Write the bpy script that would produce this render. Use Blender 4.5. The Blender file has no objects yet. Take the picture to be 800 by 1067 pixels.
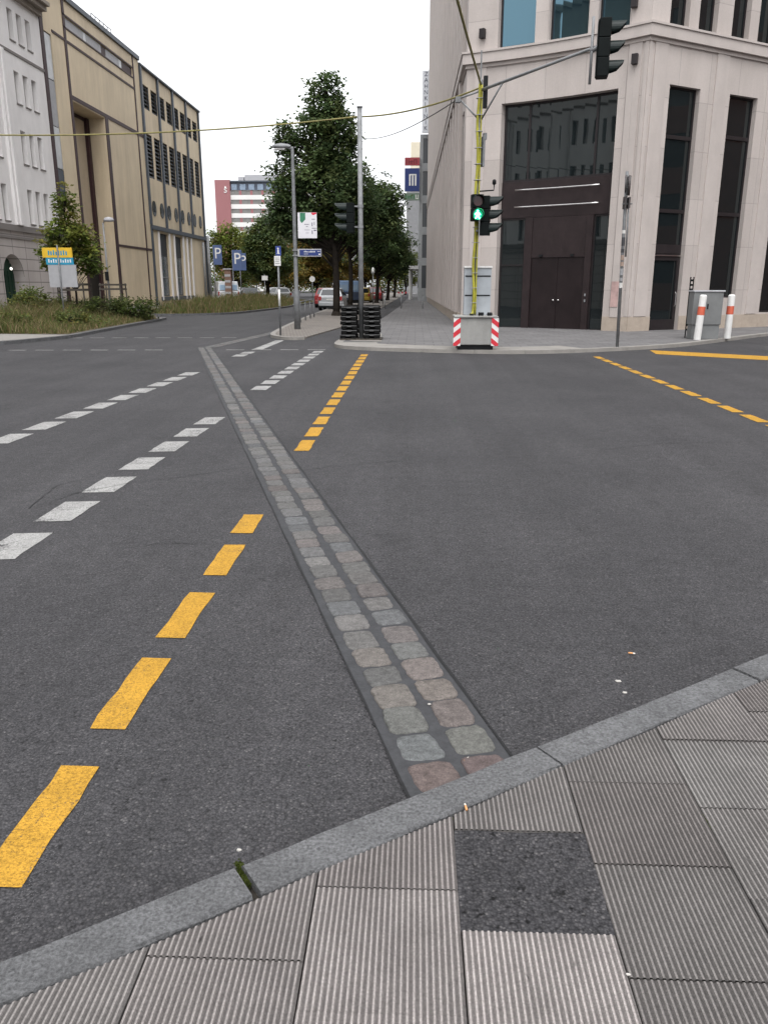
import bpy, math, random
from mathutils import Vector
random.seed(7)
R = math.radians
scene = bpy.context.scene
COL = scene.collection
rnd = random.uniform

# ------------------------------------------------------------------ materials
def new_mat(name):
    m = bpy.data.materials.new(name); m.use_nodes = True
    nt = m.node_tree
    return m, nt, nt.nodes['Principled BSDF']

def nd(nt, kind, **kw):
    n = nt.nodes.new('ShaderNode' + kind)
    for k, v in kw.items():
        if k in n.inputs.keys(): n.inputs[k].default_value = v
        else: setattr(n, k, v)
    return n

def c4(c): return (c[0], c[1], c[2], 1)

def ramp(nt, fac, stops):
    r = nd(nt, 'ValToRGB'); e = r.color_ramp.elements
    while len(e) < len(stops): e.new(0.5)
    for el, (p, c) in zip(e, stops):
        el.position = p; el.color = c4(c) if len(c) == 3 else c
    nt.links.new(fac, r.inputs[0]); return r.outputs[0]

def coords(nt, kind='Object', scale=None):
    t = nd(nt, 'TexCoord'); o = t.outputs[kind]
    if scale:
        mp = nd(nt, 'Mapping'); mp.inputs['Scale'].default_value = scale
        nt.links.new(o, mp.inputs[0]); o = mp.outputs[0]
    return o

def noise(nt, co, scale, detail=4, rough=.6, dist=0):
    n = nd(nt, 'TexNoise', Scale=scale, Detail=detail, Roughness=rough, Distortion=dist)
    nt.links.new(co, n.inputs['Vector']); return n.outputs[0]

def mixc(nt, fac, a, b, mode='MIX'):
    n = nd(nt, 'MixRGB', blend_type=mode)
    for sock, v in ((n.inputs[0], fac), (n.inputs[1], a), (n.inputs[2], b)):
        if isinstance(v, bpy.types.NodeSocket): nt.links.new(v, sock)
        else: sock.default_value = v if isinstance(v, (int, float)) else c4(v)
    return n.outputs[0]

def bump(nt, b, h, strength, dist):
    n = nd(nt, 'Bump', Strength=strength, Distance=dist)
    nt.links.new(h, n.inputs['Height']); nt.links.new(n.outputs[0], b.inputs['Normal'])

def M(name, col, rough=.7, vary=.25, scale=3., bmp=0., bscale=60., metal=0., kind='Object', fine=.0, emis=None, ior=None, stain=0., stretch=None):
    """plain procedural surface: base colour, patchy wear, optional grain and bump"""
    m, nt, b = new_mat(name)
    b.inputs['Roughness'].default_value = rough; b.inputs['Metallic'].default_value = metal
    if ior: b.inputs['IOR'].default_value = ior
    co = coords(nt, kind, stretch)
    n1 = noise(nt, co, scale, 5, .65)
    lo = [c * (1 - vary) for c in col]; hi = [min(1, c * (1 + vary)) for c in col]
    c = ramp(nt, n1, [(.3, lo), (.7, hi)])
    if fine:
        n2 = noise(nt, co, bscale, 3, .7)
        f = ramp(nt, n2, [(.3, (1 - fine,) * 3), (.7, (1 + fine * .6,) * 3)])
        c = mixc(nt, 1., c, f, 'MULTIPLY')
    if stain:
        n3 = noise(nt, coords(nt, kind, (1, 1, .18)), 1.3, 6, .7)
        f = ramp(nt, n3, [(.42, (1,) * 3), (.75, (1 - stain,) * 3)])
        c = mixc(nt, 1., c, f, 'MULTIPLY')
    nt.links.new(c, b.inputs['Base Color'])
    if bmp: bump(nt, b, noise(nt, co, bscale, 4, .65), bmp, .01)
    if emis:
        b.inputs['Emission Color'].default_value = c4(col); b.inputs['Emission Strength'].default_value = emis
    return m

def dull(m, lvl):
    m.node_tree.nodes['Principled BSDF'].inputs['Specular IOR Level'].default_value = lvl; return m
def glass_mat(name, col, rough=.03, ior=1.6):
    m, nt, b = new_mat(name)
    co = coords(nt)
    b.inputs['Base Color'].default_value = c4(col)
    b.inputs['Roughness'].default_value = rough; b.inputs['IOR'].default_value = ior
    bump(nt, b, noise(nt, co, .7, 2), .03, .05)
    return m

def asphalt_nodes(nt, b, dark=1., bstr=.9):
    co = coords(nt)
    v = nd(nt, 'TexVoronoi', Scale=125., Randomness=1.); nt.links.new(co, v.inputs['Vector'])
    sp = nd(nt, 'SeparateColor'); nt.links.new(v.outputs['Color'], sp.inputs[0])
    d = dark
    stone = ramp(nt, sp.outputs[0], [(.0, (.042*d, .041*d, .044*d)), (.6, (.060*d, .0585*d, .062*d)), (.95, (.076*d, .073*d, .076*d)), (1., (.125*d, .12*d, .12*d))])
    gap = ramp(nt, v.outputs['Distance'], [(.3, (1, 1, 1)), (.75, (.5, .5, .51))])
    c = mixc(nt, 1., stone, gap, 'MULTIPLY')
    pores = ramp(nt, noise(nt, co, 75., 3, .65), [(.34, (.42,) * 3), (.46, (1.04,) * 3)])
    c = mixc(nt, 1., c, pores, 'MULTIPLY')
    oil = ramp(nt, noise(nt, co, 1.7, 3, .45), [(.22, (.72,) * 3), (.33, (1,) * 3)])
    c = mixc(nt, 1., c, oil, 'MULTIPLY')
    mid = ramp(nt, noise(nt, co, 9., 6, .75), [(.3, (.76,) * 3), (.55, (1.02,) * 3), (.8, (1.2,) * 3)])
    c = mixc(nt, 1., c, mid, 'MULTIPLY')
    big = ramp(nt, noise(nt, co, .55, 6, .6, .4), [(.3, (.8, .8, .81)), (.7, (1.2, 1.19, 1.18))])
    c = mixc(nt, 1., c, big, 'MULTIPLY')
    strk = ramp(nt, noise(nt, coords(nt, 'Object', (1.3, .05, 1)), 1.6, 5, .6), [(.35, (.9,) * 3), (.65, (1.12,) * 3)])
    c = mixc(nt, 1., c, strk, 'MULTIPLY')
    # small dark pits and pale specks
    pit = ramp(nt, noise(nt, co, 38., 2, .5), [(.27, (.25,) * 3), (.36, (1,) * 3)])
    c = mixc(nt, 1., c, pit, 'MULTIPLY')
    h = nd(nt, 'Math', operation='SUBTRACT'); h.inputs[0].default_value = 1.
    nt.links.new(v.outputs['Distance'], h.inputs[1])
    h2 = nd(nt, 'Math', operation='ADD'); nt.links.new(h.outputs[0], h2.inputs[0])
    nt.links.new(noise(nt, co, 40., 4, .7), h2.inputs[1])
    bump(nt, b, h2.outputs[0], bstr, .004)
    b.inputs['Roughness'].default_value = .82
    return c

def asphalt(name, dark=1., bstr=.9):
    m, nt, b = new_mat(name)
    nt.links.new(asphalt_nodes(nt, b, dark, bstr), b.inputs['Base Color'])
    return m

def paint_mat(name, col, wear=.38, soft=.06):
    m, nt, b = new_mat(name)
    a = asphalt_nodes(nt, b, 1., .9); dull(m, .3)
    co = coords(nt)
    p = ramp(nt, noise(nt, co, 110., 3, .8), [(.34, [x * .5 for x in col]), (.56, [min(1, x * 1.1) for x in col])])
    p2 = ramp(nt, noise(nt, co, 6., 5, .7), [(.3, (.8,) * 3), (.7, (1.1,) * 3)])
    p = mixc(nt, 1., p, p2, 'MULTIPLY')
    n1 = noise(nt, co, 55., 5, .75)
    n2 = noise(nt, co, 3.5, 3, .6)
    s = nd(nt, 'Math', operation='MULTIPLY_ADD'); s.inputs[1].default_value = .6
    nt.links.new(n1, s.inputs[0])
    q = nd(nt, 'Math', operation='MULTIPLY'); q.inputs[1].default_value = .4
    nt.links.new(n2, q.inputs[0]); nt.links.new(q.outputs[0], s.inputs[2])
    f = ramp(nt, s.outputs[0], [(wear - soft, (0, 0, 0)), (wear + soft, (1, 1, 1))])
    nt.links.new(mixc(nt, f, a, p), b.inputs['Base Color'])
    return m

def tint_mat(name, rough=.8, scale=30., amt=.3, bmp=.3, bscale=120., trans=0., grit=0., pits=0.):
    """colour carried by each piece (a stone, a leaf), with grain"""
    m, nt, b = new_mat(name)
    at = nd(nt, 'Attribute', attribute_name='tint')
    co = coords(nt)
    g = ramp(nt, noise(nt, co, scale, 5, .75), [(.28, (1 - amt,) * 3), (.72, (1 + amt,) * 3)])
    if grit:
        g = mixc(nt, 1., g, ramp(nt, noise(nt, co, 170., 3, .8), [(.36, (1 - grit,) * 3), (.62, (1 + grit,) * 3)]), 'MULTIPLY')
    if pits:   # chewing gum, chips and tar spots trodden into the surface
        g = mixc(nt, 1., g, ramp(nt, noise(nt, coords(nt, 'Object', (1, .45, 1)), 26., 2, .5), [(.22, (1 - pits,) * 3), (.275, (1,) * 3)]), 'MULTIPLY')
    nt.links.new(mixc(nt, 1., at.outputs['Color'], g, 'MULTIPLY'), b.inputs['Base Color'])
    b.inputs['Roughness'].default_value = rough
    if bmp: bump(nt, b, noise(nt, co, bscale, 4, .7), bmp, .004)
    if trans:
        t = nd(nt, 'BsdfTranslucent'); nt.links.new(at.outputs['Color'], t.inputs[0])
        mx = nd(nt, 'MixShader'); mx.inputs[0].default_value = trans
        nt.links.new(b.outputs[0], mx.inputs[1]); nt.links.new(t.outputs[0], mx.inputs[2])
        nt.links.new(mx.outputs[0], nt.nodes['Material Output'].inputs[0])
    return m

def clad_mat(name, col, bw, bh, joint=.012, jdark=.55, stain=.12, rough=.75, off=0., vary=.05, offset=.0):
    """stone or panel cladding laid out on the wall's own metres (UV = run, height)"""
    m, nt, b = new_mat(name)
    uv = coords(nt, 'UV')
    mp = nd(nt, 'Mapping'); mp.inputs['Location'].default_value = (off, .05, 0)
    nt.links.new(uv, mp.inputs[0])
    br = nd(nt, 'TexBrick', offset=offset)
    br.inputs['Scale'].default_value = 1.; br.inputs['Brick Width'].default_value = bw
    br.inputs['Row Height'].default_value = bh; br.inputs['Mortar Size'].default_value = joint
    br.inputs['Mortar Smooth'].default_value = .2
    br.inputs['Color1'].default_value = c4([c * (1 - vary) for c in col])
    br.inputs['Color2'].default_value = c4([c * (1 + vary) for c in col])
    br.inputs['Mortar'].default_value = c4([c * jdark for c in col])
    nt.links.new(mp.outputs[0], br.inputs['Vector'])
    co = coords(nt)
    g = ramp(nt, noise(nt, co, 25., 5, .7), [(.3, (.93,) * 3), (.7, (1.06,) * 3)])
    c = mixc(nt, 1., br.outputs[0], g, 'MULTIPLY')
    s = ramp(nt, noise(nt, coords(nt, 'Object', (1, 1, .15)), .9, 6, .7), [(.4, (1,) * 3), (.78, (1 - stain, 1 - stain * 1.05, 1 - stain * 1.1))])
    c = mixc(nt, 1., c, s, 'MULTIPLY')
    s2 = ramp(nt, noise(nt, co, .5, 4, .6), [(.3, (.93,) * 3), (.7, (1.05,) * 3)])
    c = mixc(nt, 1., c, s2, 'MULTIPLY')
    nt.links.new(c, b.inputs['Base Color']); b.inputs['Roughness'].default_value = rough
    bump(nt, b, noise(nt, co, 60., 4, .6), .12, .004)
    return m

ASPH = asphalt('asphalt'); ASPH2 = asphalt('asphalt_repair', 1., .45); TAR = M('bitumen_bed', (.052, .0525, .056), .75, .18, 14, .25, 60, fine=.12)
SEAM = M('tar_seam', (.018, .018, .019), .6, .3, 20)
WHITE_P = paint_mat('white_road_paint', (.35, .345, .335), .425); YELLOW_P = paint_mat('yellow_road_paint', (.48, .26, .030), .375)
GHOST_P = paint_mat('worn_white_paint', (.22, .22, .22), .60, .07)
FAINT_P = paint_mat('faint_white_paint', (.34, .33, .32), .44, .1)
GRANITE = M('kerb_granite', (.118, .1185, .122), .85, .28, 5, .8, 95, fine=.6)
KERBPALE = M('pale_kerb_concrete', (.25, .235, .215), .85, .15, 2.5, .2, 60, fine=.15)
COBBLE = tint_mat('cobble_stone', .8, 40, .42, 1.2, 70, 0., .25)
CONC_SLAB = tint_mat('ribbed_slab_concrete', .9, 4.5, .2, .7, 150, 0., .22, .6)
GROUT = M('joint_dirt', (.035, .031, .027), .95, .4, 30, .4, 90)
PAVE = None
STONE = clad_mat('pale_pink_limestone', (.47, .42, .392), 1.44, 1.51, .011, .72, .17, vary=.075)
STONE_PLAIN = M('limestone_trim', (.47, .42, .392), .75, .06, 1.5, .1, 60, fine=.08, stain=.1)
PLINTH = M('tan_stone_plinth', (.40, .335, .275), .75, .12, 2.5, .1, 50, fine=.12)
FRAME_D = M('dark_bronze_frame', (.022, .018, .019), .4, .2, 4)
BROWN = M('dark_brown_metal', (.026, .018, .0185), .42, .25, 2.5, .03, 20)
BROWN_D = M('deep_brown_door', (.017, .0115, .012), .38, .3, 1.4, .03, 20)
GLASS = glass_mat('dark_window_glass', (.008, .011, .012), .02, 1.72); GLASS.node_tree.nodes['Principled BSDF'].inputs['Specular Tint'].default_value = (.9, .97, .96, 1)
GLASS_T = glass_mat('coated_upper_glass', (.012, .024, .032), .02, 2.6); GLASS_T.node_tree.nodes['Principled BSDF'].inputs['Specular Tint'].default_value = (.42, .74, .92, 1)
GLASS_W = glass_mat('far_glass', (.03, .035, .04), .12, 1.6)
CHROME = M('brushed_steel', (.72, .70, .69), .28, .1, 8, metal=1)
STEEL = M('galvanised_steel', (.22, .225, .23), .6, .2, 6, .05, 40, metal=.2)
STEEL_D = M('weathered_grey_steel', (.16, .165, .17), .6, .3, 5, .08, 50)
BLACK = M('black_plastic', (.012, .013, .014), .5, .3, 8)
SIGGREEN = M('dark_green_signal_plastic', (.004, .006, .006), .6, .3, 6)
RUBBER = M('black_rubber', (.009, .009, .009), .9, .4, 9, .3, 60, fine=.2)
YEL = M('yellow_cable', (.34, .32, .03), .55, .25, 7)
YELD = M('faded_yellow_cable', (.20, .175, .05), .6, .3, 5)
WIRE = M('dark_wire', (.05, .05, .045), .6, .2, 5)
CONC = M('cast_concrete', (.31, .305, .29), .85, .14, 3, .25, 50, fine=.15, stain=.22)
CABGREY = M('light_grey_cabinet', (.36, .385, .41), .5, .1, 3, .02, 30, stain=.1)
CABMID = M('mid_grey_cabinet', (.17, .175, .175), .6, .12, 3, .03, 30, stain=.15)
RED = M('red_reflective', (.55, .02, .035), .5, .12, 8)
WHITE = M('white_plastic', (.72, .71, .69), .55, .08, 5, stain=.15)
ORED = M('orange_red_band', (.55, .11, .06), .5, .2, 6)
BLUE = M('sign_blue', (.02, .045, .22), .45, .1, 5)
NAVY = M('navy_sign', (.012, .03, .15), .5, .1, 5)
SIGNRED = M('sign_red', (.33, .045, .055), .5, .15, 4)
SIGNGREEN = M('sign_green', (.05, .16, .07), .5, .25, 4)
SIGNYEL = M('sign_yellow', (.70, .44, .03), .5, .1, 4)
CYAN = M('sign_cyan', (.02, .26, .42), .5, .1, 4)
GREYPANEL = M('grey_sign_back', (.36, .36, .375), .6, .08, 4)
TAN = clad_mat('tan_metal_cladding', (.64, .53, .372), 3.4, 20., .006, .82, .26, .65)
TAN_P = M('tan_panel', (.64, .53, .372), .65, .07, 1.2, stain=.12)
TAN_IN = M('portal_lining', (.46, .375, .27), .7, .08, 1.5, stain=.12)
MAROON = M('maroon_trim', (.045, .022, .024), .55, .2, 4)
BLUEGREY = M('blue_grey_trim', (.05, .062, .08), .5, .2, 4)
LOUVS = M('louvre_slats', (.075, .08, .09), .5, .2, 4); LOUV = M('louvre_metal', (.028, .033, .042), .5, .2, 4)
WHITEW = M('white_render', (.80, .775, .765), .85, .05, .8, .1, 40, fine=.04, stain=.10)
RUST = clad_mat('rusticated_stone', (.44, .40, .38), 1.5, .62, .03, .45, .18)
RENDER_G = M('grey_pane_blind', (.30, .285, .27), .5, .2, 1.2)
GREEND = M('dark_green_gate', (.018, .045, .03), .5, .3, 6)
PALEGLASS = M('pale_blind_glass', (.44, .45, .46), .3, .15, 2.)
REDB = M('far_red_cladding', (.30, .13, .135), .8, .06, .1)
WHITEB = M('far_white_band', (.72, .71, .69), .8, .05, .2)
BAR = M('dark_bark', (.030, .025, .021), .95, .35, 8, .6, 30)
LEAF = tint_mat('leaf', .6, 4, .18, 0, 1, .42)
BLADE = tint_mat('grass_blade', .7, 4, .2, 0, 1, .2)
TYRE = M('tyre_rubber', (.018, .018, .018), .8, .2, 10)
SOIL = M('verge_soil', (.075, .06, .035), .95, .4, 3, .5, 20)
WOODST = M('weathered_wood_stake', (.07, .06, .05), .9, .3, 8, .3, 40)

for m_, l_ in ((BLACK, .15), (SIGGREEN, .12), (RUBBER, .12), (LEAF, .15), (BLADE, .15), (BAR, .1), (TYRE, .15), (FRAME_D, .3), (BROWN, .3), (BROWN_D, .3), (MAROON, .25), (LOUVS, .25), (LOUV, .25), (GREEND, .2), (COBBLE, .3), (CONC_SLAB, .25), (GROUT, .1), (ASPH, .38), (ASPH2, .2), (TAR, .2), (SEAM, .2)): dull(m_, l_)

# ------------------------------------------------------------------ mesh builder
def wloc(o):
    v = Vector((0, 0, 0))
    while o is not None: v = v + Vector(o.location); o = o.parent
    return v

class MB:
    def __init__(s): s.v = []; s.f = []; s.m = []; s.uv = {}; s.t = None
    def quad(s, a, b, c, d, m=0, uv=None):
        i = len(s.v); s.v += [a, b, c, d]; s.f.append((i, i + 1, i + 2, i + 3)); s.m.append(m)
        if uv: s.uv[len(s.f) - 1] = uv
    def poly(s, pts, m=0):
        i = len(s.v); s.v += list(pts); s.f.append(tuple(range(i, i + len(pts)))); s.m.append(m)
    def hexa(s, p, m=0):   # 8 corners: bottom 4 ccw, top 4
        i = len(s.v); s.v += list(p)
        for f in ((3, 2, 1, 0), (4, 5, 6, 7), (0, 1, 5, 4), (1, 2, 6, 5), (2, 3, 7, 6), (3, 0, 4, 7)):
            s.f.append(tuple(i + k for k in f)); s.m.append(m)
    def box(s, x0, y0, z0, x1, y1, z1, m=0):
        s.hexa([(x0, y0, z0), (x1, y0, z0), (x1, y1, z0), (x0, y1, z0), (x0, y0, z1), (x1, y0, z1), (x1, y1, z1), (x0, y1, z1)], m)
    def obox(s, cx, cy, z0, z1, lx, ly, rz=0, m=0, taper=1.):
        c, sn = math.cos(rz), math.sin(rz); p = []
        for z, k in ((z0, 1.), (z1, taper)):
            for ux, uy in ((-1, -1), (1, -1), (1, 1), (-1, 1)):
                a, b = ux * lx / 2 * k, uy * ly / 2 * k
                p.append((cx + a * c - b * sn, cy + a * sn + b * c, z))
        s.hexa(p, m)
    def prism(s, pts, z0, z1, m=0, mside=None):
        n = len(pts); i = len(s.v)
        s.v += [(x, y, z0) for x, y in pts] + [(x, y, z1) for x, y in pts]
        s.f.append(tuple(i + n + k for k in range(n))); s.m.append(m)
        s.f.append(tuple(i + k for k in reversed(range(n)))); s.m.append(m)
        for k in range(n):
            j = (k + 1) % n
            s.f.append((i + k, i + j, i + n + j, i + n + k)); s.m.append(m if mside is None else mside)
    def cyl(s, p0, p1, r0, r1=None, n=10, m=0, caps=True):
        r1 = r0 if r1 is None else r1
        p0, p1 = Vector(p0), Vector(p1); d = (p1 - p0).normalized()
        a = d.orthogonal().normalized(); b = d.cross(a); i = len(s.v)
        for p, r in ((p0, r0), (p1, r1)):
            for k in range(n):
                t = 2 * math.pi * k / n
                s.v.append(tuple(p + a * (r * math.cos(t)) + b * (r * math.sin(t))))
        for k in range(n):
            j = (k + 1) % n
            s.f.append((i + k, i + j, i + n + j, i + n + k)); s.m.append(m)
        if caps:
            s.f.append(tuple(i + k for k in reversed(range(n)))); s.m.append(m)
            s.f.append(tuple(i + n + k for k in range(n))); s.m.append(m)
    def tube(s, path, r, n=8, m=0, r1=None):
        P = [Vector(p) for p in path]; i = len(s.v); L = len(P); ref = None
        for q, p in enumerate(P):
            d = (P[min(q + 1, L - 1)] - P[max(q - 1, 0)]).normalized()
            if ref is None: ref = d.orthogonal().normalized()
            a = (ref - d * ref.dot(d)).normalized(); b = d.cross(a); ref = a
            rr = r if r1 is None else r + (r1 - r) * q / (L - 1)
            for k in range(n):
                t = 2 * math.pi * k / n
                s.v.append(tuple(p + a * (rr * math.cos(t)) + b * (rr * math.sin(t))))
        for q in range(L - 1):
            for k in range(n):
                j = (k + 1) % n; o = i + q * n
                s.f.append((o + k, o + j, o + n + j, o + n + k)); s.m.append(m)
        s.f.append(tuple(i + k for k in reversed(range(n)))); s.m.append(m)
        s.f.append(tuple(i + (L - 1) * n + k for k in range(n))); s.m.append(m)
    def lathe(s, x, y, prof, n=16, m=0):
        i = len(s.v)
        for r, z in prof:
            for k in range(n):
                t = 2 * math.pi * k / n; s.v.append((x + r * math.cos(t), y + r * math.sin(t), z))
        for q in range(len(prof) - 1):
            for k in range(n):
                j = (k + 1) % n; o = i + q * n
                s.f.append((o + k, o + j, o + n + j, o + n + k)); s.m.append(m)
        s.f.append(tuple(i + k for k in reversed(range(n)))); s.m.append(m)
        s.f.append(tuple(i + (len(prof) - 1) * n + k for k in range(n))); s.m.append(m)
    def sbox(s, f, s0, s1, d0, d1, z0, z1, seg=1, m=0):
        for k in range(seg):
            a, b = s0 + (s1 - s0) * k / seg, s0 + (s1 - s0) * (k + 1) / seg
            p = []
            for z in (z0, z1):
                for (u, d) in ((a, d0), (b, d0), (b, d1), (a, d1)):
                    x, y = f(u, d); p.append((x, y, z))
            s.hexa(p, m)
    def wall(s, f, s0, s1, z0, z1, holes, depth=.35, seg=0., m=0, mr=None):
        """front skin with real openings: reveals go in by depth"""
        S = {s0, s1}; Z = {z0, z1}
        for h in holes: S |= {h[0], h[1]}; Z |= {h[2], h[3]}
        if seg:
            n = max(1, int((s1 - s0) / seg))
            for k in range(n): S.add(s0 + (s1 - s0) * k / n)
        S = sorted(x for x in S if s0 - 1e-6 <= x <= s1 + 1e-6); Z = sorted(z for z in Z if z0 - 1e-6 <= z <= z1 + 1e-6)
        for a, b in zip(S, S[1:]):
            for c, d in zip(Z, Z[1:]):
                if b - a < 1e-5 or d - c < 1e-5: continue
                mx, mz = (a + b) / 2, (c + d) / 2
                if any(h[0] < mx < h[1] and h[2] < mz < h[3] for h in holes): continue
                p, q = f(a, 0), f(b, 0)
                s.quad((*p, c), (*q, c), (*q, d), (*p, d), m, [(a, c), (b, c), (b, d), (a, d)])
        mr = m if mr is None else mr
        for h in holes:
            a, b, c, d = h[:4]; e = h[4] if len(h) > 4 else depth
            xs = [a] + [x for x in S if a < x < b] + [b] if seg else [a, b]
            for (u, flip) in ((a, 0), (b, 1)):
                p, q = f(u, 0), f(u, e)
                s.quad((*p, c), (*q, c), (*q, d), (*p, d), mr, [(u, c), (u + .01, c), (u + .01, d), (u, d)])
            for u, w in zip(xs, xs[1:]):
                for z in (c, d):
                    s.quad((*f(u, 0), z), (*f(w, 0), z), (*f(w, e), z), (*f(u, e), z), mr, [(u, z), (w, z), (w, z + .01), (u, z + .01)])
    def build(s, name, mats, parent=None, smooth=False, bevel=0., label=None, kind=None, fix=False):
        me = bpy.data.meshes.new(name); o3 = wloc(parent) if parent is not None else Vector((0, 0, 0))
        me.from_pydata([(x - o3.x, y - o3.y, z - o3.z) for x, y, z in s.v], [], s.f)
        mats = mats if isinstance(mats, (list, tuple)) else [mats]
        for mm in mats: me.materials.append(mm)
        me.polygons.foreach_set('material_index', s.m)
        if s.uv:
            ul = me.uv_layers.new(name='UV')
            for fi, uv in s.uv.items():
                st = me.polygons[fi].loop_start
                for k, c in enumerate(uv): ul.data[st + k].uv = c
        if s.t:
            ca = me.color_attributes.new('tint', 'FLOAT_COLOR', 'POINT')
            flat = []
            for t in s.t: flat += [t[0], t[1], t[2], 1]
            ca.data.foreach_set('color', flat)
        if smooth: me.polygons.foreach_set('use_smooth', [True] * len(me.polygons))
        me.update()
        if fix:
            import bmesh
            bm = bmesh.new(); bm.from_mesh(me); bmesh.ops.recalc_face_normals(bm, faces=bm.faces); bm.to_mesh(me); bm.free()
        o = bpy.data.objects.new(name, me); COL.objects.link(o)
        if parent is not None: o.parent = parent
        if bevel:
            b = o.modifiers.new('edge', 'BEVEL'); b.width = bevel; b.segments = 2; b.limit_method = 'ANGLE'; b.angle_limit = R(40)
        if label: o['label'] = label
        if kind: o['kind'] = kind
        return o

def tag(o, label, cat, group=None):
    o['label'] = label; o['category'] = cat
    if group: o['group'] = group
    return o
def thing(name, label, cat, loc=(0, 0, 0), group=None):
    o = bpy.data.objects.new(name, None); o.empty_display_size = .2; COL.objects.link(o); o.location = loc
    return tag(o, label, cat, group)
def copy_tree(o, parent=None):
    c = o.copy(); COL.objects.link(c)
    if parent is not None: c.parent = parent
    for ch in [x for x in bpy.data.objects if x.parent == o]: copy_tree(ch, c)
    return c
def struct(mb, name, mats, **k):
    o = mb.build(name, mats, **k); o['kind'] = 'structure'; return o

def text_mesh(name, body, size, mat, parent, loc, rot, ext=.004, sx=1., align='CENTER'):
    """lettering turned into mesh, standing upright; loc is world, rot about z"""
    cu = bpy.data.curves.new(name, 'FONT'); cu.body = body; cu.size = size; cu.extrude = ext
    cu.align_x = align; cu.align_y = 'CENTER'
    t = bpy.data.objects.new(name, cu); COL.objects.link(t)
    dg = bpy.context.evaluated_depsgraph_get(); me = bpy.data.meshes.new_from_object(t.evaluated_get(dg))
    bpy.data.objects.remove(t)
    me.materials.clear(); me.materials.append(mat)
    o = bpy.data.objects.new(name, me); COL.objects.link(o)
    o.rotation_euler = (R(90), 0, rot); o.scale = (sx, 1, 1)
    o.parent = parent; o.location = Vector(loc) - wloc(parent)
    return o

# ------------------------------------------------------------------ camera: 1.6 m above the pavement
F = 830.; PITCH = math.atan((533.5 - 298.) / F); YAW = math.atan(33 / F * math.cos(PITCH)); H = 1.6
cam_d = bpy.data.cameras.new('camera'); cam = bpy.data.objects.new('camera', cam_d); COL.objects.link(cam)
cam.location = (0, 0, H); cam.rotation_euler = (math.pi / 2 - PITCH, 0, YAW)
cam_d.sensor_width = 36; cam_d.sensor_fit = 'VERTICAL'; cam_d.sensor_height = 36; cam_d.lens = F / 1067 * 36
cam_d.clip_end = 3000; cam_d.clip_start = .05
scene.camera = cam

# ------------------------------------------------------------------ daylight: bright overcast
w = bpy.data.worlds.new('World'); scene.world = w; w.use_nodes = True
nt = w.node_tree; bg = nt.nodes['Background']
sky = nt.nodes.new('ShaderNodeTexSky'); sky.sky_type = 'NISHITA'; sky.sun_disc = False
SUN_EL, SUN_ROT = R(62), R(175)
sky.sun_elevation = SUN_EL; sky.sun_rotation = SUN_ROT
sky.air_density = 1.; sky.dust_density = 6.; sky.ozone_density = 1.
hs = nt.nodes.new('ShaderNodeHueSaturation'); hs.inputs['Saturation'].default_value = .06; hs.inputs['Value'].default_value = 1.9
nt.links.new(sky.outputs[0], hs.inputs['Color'])
# cloud layer: soft brighter and duller patches over the whole dome
tc = nt.nodes.new('ShaderNodeTexCoord'); ns = nt.nodes.new('ShaderNodeTexNoise')
ns.inputs['Scale'].default_value = 2.2; ns.inputs['Detail'].default_value = 5
nt.links.new(tc.outputs['Generated'], ns.inputs['Vector'])
cr = nt.nodes.new('ShaderNodeValToRGB'); cr.color_ramp.elements[0].color = (.86, .87, .89, 1); cr.color_ramp.elements[1].color = (1.1, 1.1, 1.1, 1)
nt.links.new(ns.outputs[0], cr.inputs[0])
cd = nt.nodes.new('ShaderNodeMixRGB'); cd.inputs[0].default_value = .62; cd.inputs[2].default_value = (7.6, 7.7, 7.9, 1)   # closed cloud deck over the clear sky
nt.links.new(hs.outputs[0], cd.inputs[1])
mx = nt.nodes.new('ShaderNodeMixRGB'); mx.blend_type = 'MULTIPLY'; mx.inputs[0].default_value = 1
nt.links.new(cd.outputs[0], mx.inputs[1]); nt.links.new(cr.outputs[0], mx.inputs[2])
nt.links.new(mx.outputs[0], bg.inputs['Color']); bg.inputs['Strength'].default_value = .15
sl = bpy.data.lights.new('sun', 'SUN'); sl.energy = .5; sl.angle = R(25); sl.color = (1, .97, .93)
so = bpy.data.objects.new('sun', sl); COL.objects.link(so); so.location = (0, 0, 60)
so.rotation_euler = Vector((math.sin(SUN_ROT) * math.cos(SUN_EL), math.cos(SUN_ROT) * math.cos(SUN_EL), math.sin(SUN_EL))).to_track_quat('Z', 'Y').to_euler()
scene.view_settings.view_transform = 'Standard'; scene.view_settings.look = 'None'
scene.view_settings.gamma = 1; scene.view_settings.exposure = 0.5
scene.view_settings.use_curve_mapping = False
scene.render.engine = 'CYCLES'; scene.cycles.max_bounces = 6; scene.cycles.use_denoising = True

# ------------------------------------------------------------------ ground, road, pavements
mb = MB(); mb.quad((-1200, -1200, -.02), (1200, -1200, -.02), (1200, 1200, -.02), (-1200, 1200, -.02)); struct(mb, 'ground', M('far_ground', (.10, .10, .095), .9, .2, .05))
mb = MB(); mb.quad((-70, -40, 0), (70, -40, 0), (70, 320, 0), (-70, 320, 0)); struct(mb, 'road', ASPH)

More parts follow.
